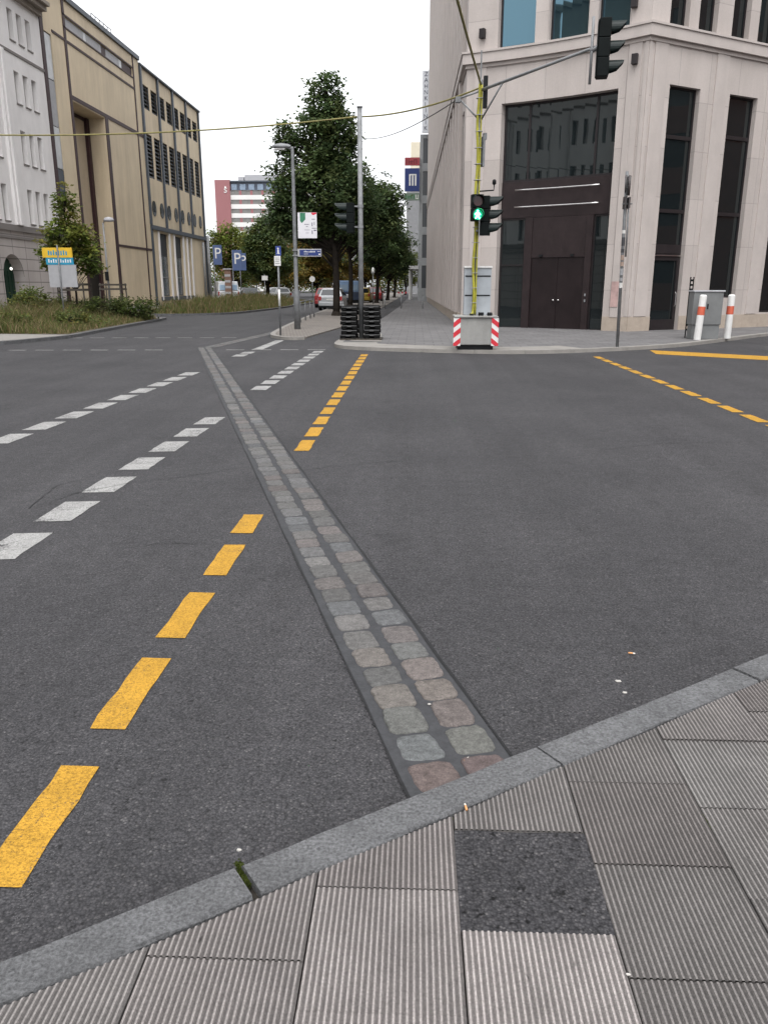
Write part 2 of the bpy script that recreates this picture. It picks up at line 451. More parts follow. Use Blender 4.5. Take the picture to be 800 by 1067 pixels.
# pavement of small grey slabs (far side)
def pave_mat(name, col, bw, bh, rot=0., offset=.5):
    m, nt, b = new_mat(name)
    co = coords(nt); mp = nd(nt, 'Mapping'); mp.inputs['Rotation'].default_value = (0, 0, rot)
    nt.links.new(co, mp.inputs[0])
    br = nd(nt, 'TexBrick', offset=offset)
    for k, v in (('Scale', 1.), ('Brick Width', bw), ('Row Height', bh), ('Mortar Size', .012), ('Mortar Smooth', .3)): br.inputs[k].default_value = v
    br.inputs['Color1'].default_value = c4([c * .88 for c in col]); br.inputs['Color2'].default_value = c4([c * 1.1 for c in col])
    br.inputs['Mortar'].default_value = c4([c * .5 for c in col])
    nt.links.new(mp.outputs[0], br.inputs['Vector'])
    g = ramp(nt, noise(nt, co, .9, 6, .7), [(.3, (.78,) * 3), (.7, (1.18,) * 3)])
    c = mixc(nt, 1., br.outputs[0], g, 'MULTIPLY')
    g2 = ramp(nt, noise(nt, co, 45., 3, .7), [(.3, (.88,) * 3), (.7, (1.1,) * 3)])
    c = mixc(nt, 1., c, g2, 'MULTIPLY')
    nt.links.new(c, b.inputs['Base Color']); b.inputs['Roughness'].default_value = .85
    bump(nt, b, br.outputs['Fac'], .3, -.01)
    return m
PAVE = pave_mat('grey_slab_paving', (.138, .133, .133), .5, .5, 0)
PAVE_M = pave_mat('small_stone_paving', (.20, .178, .158), .12, .12, .3)
PAVE_L = pave_mat('left_slab_paving', (.24, .22, .205), .5, .5, 0)

KZ = .09
def offset_path(pts, d):
    out = []
    for i, p in enumerate(pts):
        a = Vector(pts[max(i - 1, 0)]); b = Vector(pts[min(i + 1, len(pts) - 1)])
        t = (b - a).normalized(); out.append((p[0] - t.y * d, p[1] + t.x * d))
    return out
def smooth_path(pts, n=6):
    out = []
    for i in range(len(pts) - 1):
        p0, p1, p2, p3 = pts[max(i - 1, 0)], pts[i], pts[i + 1], pts[min(i + 2, len(pts) - 1)]
        for k in range(n):
            t = k / n
            out.append(tuple(.5 * ((2 * p1[c]) + (-p0[c] + p2[c]) * t + (2 * p0[c] - 5 * p1[c] + 4 * p2[c] - p3[c]) * t * t + (-p0[c] + 3 * p1[c] - 3 * p2[c] + p3[c]) * t ** 3) for c in (0, 1)))
    out.append(pts[-1]); return out
def kerb_strip(mb, outer, inner, z0, z1, gap=.006, every=3):
    """kerb stones along a line: each a block with a small open joint"""
    n = len(outer) - 1; i = 0
    while i < n:
        j = min(i + every, n)
        for k in range(i, j):
            a, b = Vector(outer[k]), Vector(outer[k + 1]); c, d = Vector(inner[k + 1]), Vector(inner[k])
            if k == j - 1:
                u = (b - a).normalized() * gap; b = b - u; c = c - u
            mb.hexa([(a.x, a.y, z0), (b.x, b.y, z0), (c.x, c.y, z0), (d.x, d.y, z0), (a.x, a.y, z1), (b.x, b.y, z1), (c.x, c.y, z1), (d.x, d.y, z1)])
        i = j

# far corner pavement in front of the stone building
fk = smooth_path([(-1.95, 27.), (-2.25, 23.2), (-1.85, 21.3), (.19, 20.3), (2.3, 19.85), (4.3, 20.45), (6.95, 22.2), (9.55, 25.05), (11.75, 27.55), (16, 31.5), (30, 41)], 5)
fin = offset_path(fk, .22)
core = [(x, y) for x, y in fin] + [(30, 60), (5, 120), (3, 320), (-1.0, 320), (-1.05, 100), (-1.25, 60), (-1.6, 40)]
mb = MB(); mb.prism(core, -.01, KZ - .004); struct(mb, 'pavement', PAVE)
mb = MB(); kerb_strip(mb, fk, fin, -.01, KZ, .008, 3); struct(mb, 'kerb', KERBPALE)
# pale lowered band along the crossing and pale plates under the rubber bases
mb = MB()
band_o = [p for p in fin if -2.2 < p[0] < 4.6 and p[1] < 23]
band_i = offset_path(band_o, .95)
for k in range(len(band_o) - 1):
    mb.quad((*band_o[k], KZ), (*band_o[k + 1], KZ), (*band_i[k + 1], KZ + .001), (*band_i[k], KZ + .001))
mb.quad((-1.86, 23.1, KZ + .005), (-.95, 22.9, KZ + .005), (-1.1, 26.8, KZ + .005), (-1.92, 26.9, KZ + .005))
struct(mb, 'pavement', KERBPALE)
# cycle path between the tree strip and the pavement
mb = MB(); mb.poly([(-3.35, 25.1, .05), (-2.1, 24.6, .05), (-1.9, 27, .05), (-1.6, 40, .05), (-1.25, 60, .05), (-1.05, 100, .05), (-1., 320, .05), (-2.15, 320, .05), (-2.25, 100, .05), (-2.45, 60, .05), (-2.55, 40, .05), (-2.75, 32, .05)])
mb.poly([(-3.3, 22.6, .002), (-2.1, 22.4, .002), (-2.1, 24.6, .05), (-3.35, 25.1, .05)])
struct(mb, 'path', ASPH)
# tree strip pavement
mk = smooth_path([(-3.4, 25.), (-3.75, 24.85), (-4.25, 25.3), (-4.75, 26.6), (-5.05, 30), (-5.3, 34.5), (-5.75, 45), (-6.1, 60), (-6.4, 100), (-6.5, 320)], 4)[::-1]
mi = offset_path(mk, .16)
mb = MB(); mb.prism(mi + [(-3.35, 25.15), (-2.78, 32), (-2.55, 40), (-2.45, 60), (-2.25, 100), (-2.15, 320)], -.01, KZ - .003); struct(mb, 'pavement', PAVE_M)
mb = MB(); kerb_strip(mb, mk, mi, -.01, KZ, .008, 2); struct(mb, 'kerb', KERBPALE)
# left pavement along the white and tan buildings
lk = smooth_path([(-40, 20.2), (-20, 21.2), (-13, 21.9), (-11.75, 22.4), (-11.2, 24.), (-10.95, 25.7), (-11.15, 28), (-11.7, 34), (-12.2, 39.5), (-12.8, 40.6), (-15.5, 41.5)], 5)
li = offset_path(lk, .15)
mb = MB(); mb.prism(li + [(-15.5, 95), (-40, 95)], -.01, KZ - .003); struct(mb, 'pavement', PAVE_L)
mb = MB(); kerb_strip(mb, lk, li, -.01, KZ + .01, .008, 3); struct(mb, 'kerb', GRANITE)
mb = MB(); mb.poly([(-40, 20.5, KZ), (-20, 21.5, KZ), (-13.1, 22.2, KZ), (-12., 22.7, KZ), (-11.5, 24.1, KZ), (-11.2, 25.7, KZ), (-13.6, 26.2, KZ), (-16, 24.3, KZ), (-40, 23, KZ)]); struct(mb, 'path', KERBPALE)
verge1 = [(-11.25, 26.), (-11.35, 28), (-11.9, 34), (-12.35, 39.2), (-13, 40.2), (-16.5, 41), (-18.5, 34), (-18.5, 27.5), (-14, 26.2)]
mb = MB(); mb.poly([(x, y, KZ + .006) for x, y in verge1]); struct(mb, 'soil', SOIL)
vk = smooth_path([(-16, 45.5), (-13.2, 45.3), (-10.9, 47.6), (-10.2, 53), (-9.85, 60), (-9.7, 75), (-9.7, 90)], 5)
vi = offset_path(vk, .15)
verge2 = [p for p in vi] + [(-15.5, 90), (-17, 60)]
mb = MB(); mb.prism(verge2, -.01, KZ); struct(mb, 'soil', SOIL)
mb = MB(); kerb_strip(mb, vk, vi, -.01, KZ + .02, .008, 3); struct(mb, 'kerb', GRANITE)

# ------------------------------------------------------------------ near pavement: kerb stones and ribbed slabs
KD = Vector((2.55, 1.77)).normalized(); KN = Vector((-KD.y, KD.x))      # kerb direction, towards the road
K0 = Vector((-.98, 1.50))                                              # on the road-side top edge
NZ = .05; KWID = .136
def kp(u, v): p = K0 + KD * u - KN * v; return (p.x, p.y)
def kside(x, y): return (Vector((x, y)) - K0).dot(KN) + KWID         # > 0 : on the road side of the kerb's back edge
mb = MB()
joints = [-9.2, -8.1, -7., -5.9, -4.8, -3.7, -2.6, -1.63, -.52, .61, 1.72, 2.83, 3.95, 5.05, 6.15, 7.3, 8.4, 9.5, 10.6]
for a, b in zip(joints, joints[1:]):
    ga = .012 if abs(a - .61) < .01 else .007
    gb = .012 if abs(b - .61) < .01 else .006
    n = 9; dz = rnd(-.003, .003)
    rows = []
    for k in range(n + 1):
        u = a + ga + (b - gb - a - ga) * k / n
        e = .0025
        rows.append([(*kp(u, -.012 + rnd(-e, e)), -.02), (*kp(u, .0 + rnd(-e, e)), NZ - .012), (*kp(u, .010 + rnd(-e, e)), NZ + dz), (*kp(u, KWID - .006 + rnd(-e, e)), NZ + dz + rnd(-.001, .001)), (*kp(u, KWID + rnd(-e, e)), NZ - .008), (*kp(u, KWID), -.02)])
    i = len(mb.v)
    for r in rows: mb.v += r
    for k in range(n):
        for q in range(5):
            o = i + k * 6 + q; mb.f.append((o, o + 6, o + 7, o + 1)); mb.m.append(0)
    mb.f.append(tuple(i + q for q in range(6))); mb.m.append(0)
    mb.f.append(tuple(i + n * 6 + q for q in reversed(range(6)))); mb.m.append(0)
struct(mb, 'kerb', GRANITE, fix=True)
mb = MB()   # dirt bed that shows in the joints
mb.quad((*kp(-12, .004), NZ - .028), (*kp(14, .004), NZ - .028), (*kp(14, 14), NZ - .028), (*kp(-12, 14), NZ - .028))
mb.quad((*kp(-12, -.03), .002), (*kp(14, -.03), .002), (*kp(14, .01), .004), (*kp(-12, .01), .004))
struct(mb, 'pavement', GROUT)

def clip(poly, f):
    out = []
    for i in range(len(poly)):
        p, q = poly[i], poly[(i + 1) % len(poly)]; a, b = f(*p), f(*q)
        if a <= 0: out.append(p)
        if (a < 0 < b) or (b < 0 < a):
            t = a / (a - b); out.append((p[0] + (q[0] - p[0]) * t, p[1] + (q[1] - p[1]) * t))
    return out
mb = MB(); mb.t = []
PX, PY = .3815, .3825
xs0, rowoff = -.632, {0: 1.53, 1: 1.395, 2: 1.64, 3: 1.51, 4: 1.775, 5: 1.60}
patch_cell = None
def slab(x0, x1, y0, y1, ribs, tone):
    g = .0019
    x0 += g; x1 -= g; y0 += g; y1 -= g
    tilt = rnd(-.004, .004); tz = rnd(-.0025, .0015)
    wdt = (x1 - x0) / ribs
    def z(x, y): return NZ + tz + tilt * ((y - (y0 + y1) / 2))
    jit = lambda: 1 + rnd(-.05, .05)
    H_ = .0034
    prof = [(0, -H_), (.16, 0), (.46, 0), (.62, -H_)]
    for r in range(ribs):
        xa = x0 + r * wdt
        pts = [(xa + p * wdt, h) for p, h in prof] + [(xa + wdt, -H_)]
        ny = 3
        for (u, hu), (v, hv) in zip(pts, pts[1:]):
            poly = clip([(u, y0), (v, y0), (v, y1), (u, y1)], kside2)
            if len(poly) < 3: continue
            top = []
            for (x, y) in poly:
                t = 0 if v == u else (x - u) / (v - u); top.append((x, y, z(x, y) + hu + (hv - hu) * t))
            mb.poly(top)
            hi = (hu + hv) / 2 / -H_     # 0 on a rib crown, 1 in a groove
            k = 1.27 - .80 * hi          # colour runs from paler crowns to darker grooves
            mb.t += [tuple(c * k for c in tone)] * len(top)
    rim = clip([(x0, y0), (x1, y0), (x1, y1), (x0, y1)], kside2)
    if len(rim) > 2:     # slab sides
        for i in range(len(rim)):
            p, q = rim[i], rim[(i + 1) % len(rim)]
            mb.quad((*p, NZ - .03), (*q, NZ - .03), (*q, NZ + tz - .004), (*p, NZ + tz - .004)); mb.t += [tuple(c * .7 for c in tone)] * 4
kside2 = lambda x, y: kside(x, y) + .010 + .004 * math.sin(x * 9)
for ci in range(-13, 19):
    x0 = xs0 + PX * ci; x1 = x0 + PX
    off = rowoff.get(ci, 1.4 + (ci * .137) % .38)
    for ri in range(-9, 16):
        y0 = off + PY * ri; y1 = y0 + PY
        if min(kside2(x, y) for x in (x0, x1) for y in (y0, y1)) > -.004: continue
        if ci == 2 and ri == 0: patch_cell = (x0, x1, y0, y1); continue
        ribs = 25
        t = rnd(.17, .21) if ci <= 2 else rnd(.125, .155)
        if (ci, ri) == (2, -1): t = .25
        if (ci, ri) == (1, -1) or (ci, ri) == (1, 0): t = .21
        if ci == 3: t = rnd(.118, .135)
        if (ci, ri) in ((4, 1), (4, 2)): t = .165
        if (ci, ri) == (2, 1): t = .155
        wr = rnd(.99, 1.05)
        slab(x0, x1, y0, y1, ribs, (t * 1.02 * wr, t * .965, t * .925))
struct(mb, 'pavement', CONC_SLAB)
# asphalt filling where a slab is missing
x0, x1, y0, y1 = patch_cell
mb = MB(); n = 16
i0 = len(mb.v)
for a in range(n + 1):
    for b in range(n + 1):
        e = .002 if 0 < a < n and 0 < b < n else 0
        mb.v.append((x0 - .002 + (PX + .004) * a / n + rnd(-1, 1) * (.003 if a in (0, n) else 0), y0 - .002 + (PY + .004) * b / n, NZ - .006 + rnd(-e, e) + .002 * math.sin(a * .6) * math.sin(b * .5)))
for a in range(n):
    for b in range(n):
        o = a * (n + 1) + b; mb.f.append((o, o + n + 1, o + n + 2, o + 1)); mb.m.append(0)
struct(mb, 'asphalt_patch', ASPH2, smooth=True)
mb = MB(); mb.poly([(1.285 + .05 * math.cos(t) * rnd(.9, 1.1), 2.19 + .06 * math.sin(t) * rnd(.9, 1.1), NZ + .003) for t in [k * .52 for k in range(12)]]); struct(mb, 'asphalt_patch', TAR)

# ------------------------------------------------------------------ double row of cobbles
U = Vector((-.2897, .9571)); N_ = Vector((U.y, -U.x))      # along the row, to the right
C0 = Vector((.165, 2.42))                                  # middle of the strip near the kerb
mb = MB(); mb.t = []; bed = MB(); seam = MB()
TONES = [(.120, .116, .116), (.132, .122, .115), (.108, .110, .114), (.135, .115, .107), (.118, .113, .106), (.122, .117, .113), (.145, .136, .128), (.11, .105, .10), (.125, .104, .098)]
def stone(c, du, dn, lu, ln, tone, zt):
    n = 32; ring = []
    cs = [(sx + rnd(-.09, .07) * sx, sy + rnd(-.09, .07) * sy) for sx, sy in ((1, 1), (-1, 1), (-1, -1), (1, -1))]   # split corners
    ph = [rnd(0, 6.28) for _ in range(2)]
    for k in range(n):
        q = k * 4 // n; t = (k - q * n // 4) / (n / 4); p, p2 = cs[q], cs[(q + 1) % 4]
        a, b = p[0] + (p2[0] - p[0]) * t, p[1] + (p2[1] - p[1]) * t
        cut = max(0, abs(t - .5) - .36) / .14 if t > .5 else max(0, .5 - t - .36) / .14
        r = 1 - .09 * cut + .02 * math.sin(5 * t * math.pi + ph[0] + q) + rnd(-.022, .022) + .035 * math.sin(t * math.pi)
        ring.append((a * r, b * r))
    skew = rnd(-.05, .05)
    i = len(mb.v); levels = [(1.015, -.016), (1., -.001), (.965, .004), (.85, .0052), (.5, .0056)]
    for sc, z in levels:
        for a, b in ring:
            p = c + du * (a * sc * lu / 2 + b * skew * lu / 2) + dn * (b * sc * ln / 2)
            mb.v.append((p.x, p.y, zt + z + (rnd(-.0009, .0009) if sc < 1 else 0))); k = rnd(.92, 1.07); mb.t.append(tuple(q * k for q in tone))
    for q in range(len(levels) - 1):
        for k in range(n):
            j = (k + 1) % n; o = i + q * n
            mb.f.append((o + k, o + j, o + n + j, o + n + k)); mb.m.append(0)
    mb.f.append(tuple(i + (len(levels) - 1) * n + k for k in range(n))); mb.m.append(0)
def row(c0, u, nrm, length, first=0.):
    for side in (-1, 1):
        s = first + (rnd(0, .05) if side < 0 else .03)
        idx = 0
        while s < length:
            l = rnd(.158, .188); wd = rnd(.138, .158)
            t = random.choice(TONES); k = rnd(.82, 1.12) * (1. if s > 4 else 1.)
            c = c0 + u * (s + l / 2) + nrm * (side * (.096 + rnd(-.006, .006)))
            g_ = sum(t) / 3; tone = tuple((.4 * g_ + .6 * x) * k * .9 for x in t)
            first_ = ((.118, .086, .078), (.115, .121, .122), (.112, .112, .103), (.138, .122, .108), (.092, .09, .087), (.142, .125, .112)) if side < 0 else ((.112, .080, .076), (.115, .114, .102), (.122, .100, .092), (.142, .12, .105), (.15, .125, .115), (.118, .118, .113))
            if first < 0 and idx < 6: tone = tuple(.2 * sum(first_[idx]) / 3 + .8 * x * .92 for x in first_[idx])
            stone(c, u, nrm, l, wd, tone, .004 + rnd(-.003, .005))
            s += l + rnd(.010, .024); idx += 1
row(C0, U, N_, 19.95, -.16)
C1 = C0 + U * 20.05
U2 = Vector((.075, 1.)).normalized(); N2 = Vector((U2.y, -U2.x))
row(C1 + U2 * .1 + N2 * .1, U2, N2, 9.5)
def strip(m_, c0, u, nrm, a, b, w0, w1, z):
    n = max(2, int((b - a) / .25)); 
    prev = None
    for k in range(n + 1):
        s = a + (b - a) * k / n
        l = c0 + u * s + nrm * (w0 + rnd(-.004, .004)); r = c0 + u * s + nrm * (w1 + rnd(-.004, .004))
        if prev: m_.quad((prev[0].x, prev[0].y, z), (prev[1].x, prev[1].y, z), (r.x, r.y, z), (l.x, l.y, z))
        prev = (l, r)
strip(bed, C0, U, N_, -.22, 20.1, -.215, .195, .0035)
strip(bed, C1 + U2 * .1 + N2 * .1, U2, N2, -.05, 9.6, -.205, .20, .0045)
strip(seam, C0, U, N_, -.22, 20.0, .193, .206, .0065); strip(seam, C0, U, N_, -.22, 20.0, -.221, -.213, .0065)
struct(bed, 'road_repair_strip', TAR); struct(seam, 'road_seam', SEAM)
struct(mb, 'cobblestone_strip', COBBLE, smooth=True)

# ------------------------------------------------------------------ painted lines
def dash(m_, x0, x1, y0, y1, z=.004, slant=0., e=.006):
    n = 6; L = []; Rr = []
    for k in range(n + 1):
        y = y0 + (y1 - y0) * k / n
        L.append((x0 + rnd(-e, e), y)); Rr.append((x1 + rnd(-e, e), y + slant))
    pts = L + Rr[::-1]
    m_.poly([(x, y + rnd(-e, e) * .6, z) for x, y in pts[::-1]])
def cob_x(y): return C0.x + (y - C0.y) * U.x / U.y
mb = MB()       # yellow dashes left of the cobbles, then right of them
for y0, y1 in ((1.0, 1.57), (1.79, 2.37), (2.61, 3.2), (3.41, 3.99), (4.26, 4.82), (5.07, 5.52)):
    last = y0 > 5
    dash(mb, -1.205 - (.02 if last else 0), -1.07 + (.0 if not last else -.01), y0, y1)
y = 7.85
while y < 19.6:
    dash(mb, -1.205 - (y - 7.85) * .009, -1.055 - (y - 7.85) * .007, y, y + .58); y += .80
struct(mb, 'road_marking', YELLOW_P)
mb = MB()       # second yellow row on the right
y = 2.6
while y < 19.3:
    dash(mb, 4.175, 4.33, y, y + .6); y += .80
struct(mb, 'road_marking', YELLOW_P)
mb = MB(); mb.quad((6.05, 21.2, .004), (5.87, 19.98, .004), (14, 13.6, .004), (14.2, 14.9, .004))
struct(mb, 'road_marking', YELLOW_P)
mb = MB()       # white dashes
y = 2.0
while y < 20.6:
    x0, x1 = -2.68 + (y - 4) * .007, -2.42 + (y - 4) * .006
    yy1 = y + .54
    if not (cob_x(y) - .3 < x1 and cob_x(y) + .28 > x0): dash(mb, x0, x1, y, yy1, .004, .03)
    elif abs(y - 9.6) < .5: dash(mb, x0, min(x1, cob_x(y + .3) - .26), y, yy1, .004, .0)
    y += .82
struct(mb, 'road_marking', WHITE_P)
mb = MB(); y = 5.6
while y < 20.3:
    x0, x1 = -4.53 + (y - 8) * .02, -4.27 + (y - 8) * .022
    if not (cob_x(y) - .33 < x1 and cob_x(y) + .3 > x0): dash(mb, x0, x1, y, y + .58, .004, .03)
    y += .83
dash(mb, -4.25, -3.98, 20.9, 24.7, .004)
struct(mb, 'road_marking', WHITE_P)
mb = MB()       # thin crossing dashes on the far side of the junction
for (x, yb, xe) in ((-14, 20.6, -2.6), (-11.1, 25.7, -5.6)):
    while x < xe:
        if not (-6.6 < x < -5.3 and yb < 21.5): dash(mb, x, x + .47, yb + (x + 9) * .06, yb + (x + 9) * .06 + .14, .004)
        x += .70
struct(mb, 'road_marking', FAINT_P)
mb = MB()       # remnants of a scraped-off line beside the nearest yellow dash
for k in range(800):
    y = rnd(1.3, 2.68); x = -1.035 + random.gauss(0, .022) + .02 * math.sin(y * 9)
    if math.sin(y * 7.3) + math.sin(y * 17.1 + x * 40) < -.7: continue
    a, l = rnd(0, 3.1), rnd(.0012, .0036); wd = rnd(.0009, .0022); c, s_ = math.cos(a), math.sin(a)
    mb.poly([(x - c * l + s_ * wd * .5, y - s_ * l - c * wd * .5, .0046), (x + s_ * wd, y - c * wd, .0046), (x + c * l, y + s_ * l, .0046), (x - s_ * wd * .8, y + c * wd * .8, .0046)])
struct(mb, 'road_marking', M('scraped_paint', (.105, .103, .107), .9, .3, 40))

# hairline cracks
P_c, P_s = math.cos(PITCH), math.sin(PITCH)
def gp(px, py, z=0.):
    u, v = (px - 400) / F, (533.5 - py) / F
    b, c = P_c + v * P_s, v * P_c - P_s
    d = (u * math.cos(YAW) - b * math.sin(YAW), u * math.sin(YAW) + b * math.cos(YAW), c)
    t = (z - H) / d[2]; return (d[0] * t, d[1] * t)
mb = MB()
for path in ([(40, 527), (85, 513), (140, 503), (190, 497), (235, 490), (275, 486)], [(308, 492), (345, 486), (390, 482), (430, 480)], [(130, 572), (170, 566), (215, 568)], [(30, 530), (60, 506), (100, 497)], [(620, 470), (690, 462), (790, 460)]):
    pts = []
    for a, b in zip(path, path[1:]):
        A_, B_ = Vector(gp(*a)), Vector(gp(*b)); n = max(3, int((B_ - A_).length / .06))
        for k in range(n): pts.append(A_.lerp(B_, k / n) + Vector((rnd(-.012, .012), rnd(-.018, .018))))
    wv = .0035
    for p, q in zip(pts, pts[1:]):
        d = (q - p).normalized(); nn = Vector((-d.y, d.x)) * wv * rnd(.4, 1.3)
        mb.quad((p.x - nn.x, p.y - nn.y, .0045), (q.x - nn.x, q.y - nn.y, .0045), (q.x + nn.x, q.y + nn.y, .0045), (p.x + nn.x, p.y + nn.y, .0045))
struct(mb, 'road_crack', SEAM)

# ------------------------------------------------------------------ litter, moss
def butt(px, py, z, ang, label):
    x, y = gp(px, py, z); t = thing('cigarette_butt', label, 'cigarette butt', (x, y, z), 'cigarette butts in the street')
    c, s_ = math.cos(ang), math.sin(ang)
    a = MB(); a.cyl((x, y, z + .004), (x + .020 * c, y + .020 * s_, z + .004), .0038, n=8); a.build('filter', M('butt_filter', (.62, .30, .12), .8, .2, 60), t, True)
    a = MB(); a.cyl((x + .0203 * c, y + .0203 * s_, z + .004), (x + .030 * c, y + .030 * s_, z + .0035), .0037, .003, n=8); a.build('paper', M('butt_paper', (.70, .66, .6), .9, .2, 60), t, True)
butt(483, 794, .004, .9, 'orange cigarette butt on the last reddish cobble at the kerb')
butt(486, 845, NZ, 1.7, 'orange cigarette butt on the ribbed slab above the asphalt patch')
butt(654, 681, .004, -.2, 'orange cigarette butt lying alone on the asphalt by the right kerb')
PAPER = M('scrap_paper', (.46, .44, .41), .9, .2, 40)
def scrap(px, py, z, r, label):
    x, y = gp(px, py, z); m_ = MB(); n = 9
    ring = [(x + r * rnd(.6, 1.2) * math.cos(k * 2 * math.pi / n), y + .7 * r * rnd(.6, 1.2) * math.sin(k * 2 * math.pi / n)) for k in range(n)]
    m_.prism(ring, z, z + .003)
    tag(m_.build('paper_scrap', PAPER), label, 'litter', 'small pale scraps on the ground')
scrap(644, 710, .002, .014, 'white paper scrap on the asphalt just beyond the right kerb')
scrap(651, 722, .002, .010, 'smaller grey white scrap on asphalt next to the kerb stone')
scrap(447, 722 + 12, .007, .007, 'tiny pale scrap lying between the two cobble rows')
scrap(249, 886, NZ + .003, .0075, 'white pebble at the mossy kerb joint')
scrap(654, 1016, NZ, .005, 'white speck at the corner of a finely ribbed slab')
def moss(p, q, wd, n, z, name='moss'):
    m_ = MB(); m_.t = []
    for k in range(n):
        t = rnd(0, 1); x = p[0] + (q[0] - p[0]) * t + random.gauss(0, wd); y = p[1] + (q[1] - p[1]) * t + random.gauss(0, wd)
        a = rnd(0, 6.28); l = rnd(.003, .008); hh = rnd(.003, .011)
        g = rnd(.6, 1.2)
        m_.poly([(x - l * math.cos(a), y - l * math.sin(a), z), (x + l * math.cos(a), y + l * math.sin(a), z), (x + l * .6 * math.sin(a), y - l * .4 * math.cos(a), z + hh)])
        m_.t += [(.075 * g, .095 * g, .022 * g)] * 3
    o = m_.build(name, BLADE); o['kind'] = 'stuff'
moss(gp(247, 893, NZ), gp(258, 917, NZ), .006, 260, NZ - .022)
moss(gp(730, 846, NZ), gp(741, 862, NZ), .005, 220, NZ - .012)
moss(gp(575, 800, NZ), gp(470, 848, NZ), .003, 60, NZ - .022)

# ================================================================== stone corner building (right)
def linf(p, e, n):
    return lambda s, d: (p[0] + e[0] * s + n[0] * d, p[1] + e[1] * s + n[1] * d)
A = (1.75, 31.8); D = (7.28, 28.5)
LE = math.hypot(D[0] - A[0], D[1] - A[1]); e1 = ((D[0] - A[0]) / LE, (D[1] - A[1]) / LE); n1 = (-e1[1], e1[0])
SAG = .30
def f1(s, d):
    g = SAG * max(0, 1 - ((s - LE / 2) / (LE / 2)) ** 2); return (A[0] + e1[0] * s + n1[0] * (d + g), A[1] + e1[1] * s + n1[1] * (d + g))
e2 = Vector((4.85, 2.88)).normalized(); e2 = (e2.x, e2.y); n2 = (-e2[1], e2[0]); f2 = linf(D, e2, n2)
e3 = Vector((-.010, 1)).normalized(); e3 = (e3.x, e3.y); n3 = (1., .01); f3r = linf(A, e3, n3)
B0, TOP = .05, 29.5
L2, L3 = 26., 55.
t = thing('corner_building', 'pale stone corner office building with curved dark glass entrance and tall narrow windows', 'building', (4.5, 32, 0))
g1 = [(1.32, 5.50, B0, 7.82, .42)]
up1 = [(1.09, 2.42), (2.91, 4.30), (4.63, 5.72)]
floors = [9.62 + 3.65 * k for k in range(5)]
for z in floors: g1 += [(a, b, z, z + 2.7, .3) for a, b in up1]
g2 = []; bays = [1.05 + 2.87 * k for k in range(8)]
for k, a in enumerate(bays):
    g2.append((a, a + 1.42, B0 if k == 0 else (1.18 if k == 1 else .62), 7.91, .40))
    for z in floors: g2 += [(a - .25 + .0, a + .60, z, z + 2.7, .28), (a + 1.05, a + 1.91, z, z + 2.7, .28)]
g3 = []; bays3 = [.9 + 2.25 * k for k in range(24)]
for a in bays3:
    g3.append((a, a + 1.05, .62, 7.9, .35))
    for z in floors: g3 += [(a - .1, a + .45, z, z + 2.7, .3), (a + .85, a + 1.4, z, z + 2.7, .3)]
mb = MB()
mb.wall(f1, 0, LE, B0, TOP, g1, .4, .4)
mb.wall(f2, 0, L2, B0, TOP, g2, .4)
mb.wall(f3r, 0, L3, B0, TOP, g3, .35)
# back, far end and roof close the block
p2, p3 = f2(L2, 0), f3r(L3, 0); b2 = f2(L2, 18); b3 = f3r(L3, 24)
for (p, q) in ((p3, b3), (b3, b2), (b2, p2)):
    mb.quad((*p, B0), (*q, B0), (*q, TOP), (*p, TOP), 0, [(0, 0), (15, 0), (15, TOP), (0, TOP)])
arc = [f1(LE * k / 12, 0) for k in range(13)]
mb.poly([(*q, TOP) for q in arc + [p2, b2, b3, p3]])
mb.build('wall', STONE, t)
# fins and pilaster strips
mb = MB()
for a in (.28, 5.78): mb.sbox(f1, a, a + .44, -.035, .02, B0 + .5, 9.15, 2)
for k in range(-1, 7):
    a = 3.12 + 2.87 * k
    if a > 0: mb.sbox(f2, a, a + .58, -.035, .02, B0 + .53, 9.15)
mb.sbox(f2, .0, .13, -.03, .02, B0 + .53, 9.15); mb.sbox(f1, LE - .13, LE - .005, -.03, .02, B0 + .53, 9.15)
for a in bays3:
    mb.sbox(f3r, a + 1.34, a + 1.96, -.13, .02, B0 + .5, 9.15)
    mb.sbox(f3r, a + 1.5, a + 2.03, -.13, .02, 9.62, TOP - .3)
    mb.sbox(f3r, a + .5, a + .80, -.13, .02, 9.62, TOP - .3)
mb.build('pilaster', STONE_PLAIN, t, bevel=.008)
# plinth
mb = MB()
mb.sbox(f1, .0, 1.318, -.02, .02, B0, .57, 3); mb.sbox(f1, 5.502, LE, -.02, .02, B0, .57, 2)
mb.sbox(f2, .0, 1.048, -.02, .02, B0, .57)
for k, a in enumerate(bays):
    mb.sbox(f2, a + 1.422, a + 2.868, -.02, .02, B0, .57)
    if k: mb.sbox(f2, a + .003, a + 1.417, -.02, .02, B0, .57)
mb.sbox(f3r, .002, L3, -.02, .02, B0, .57)
mb.build('plinth', PLINTH, t)
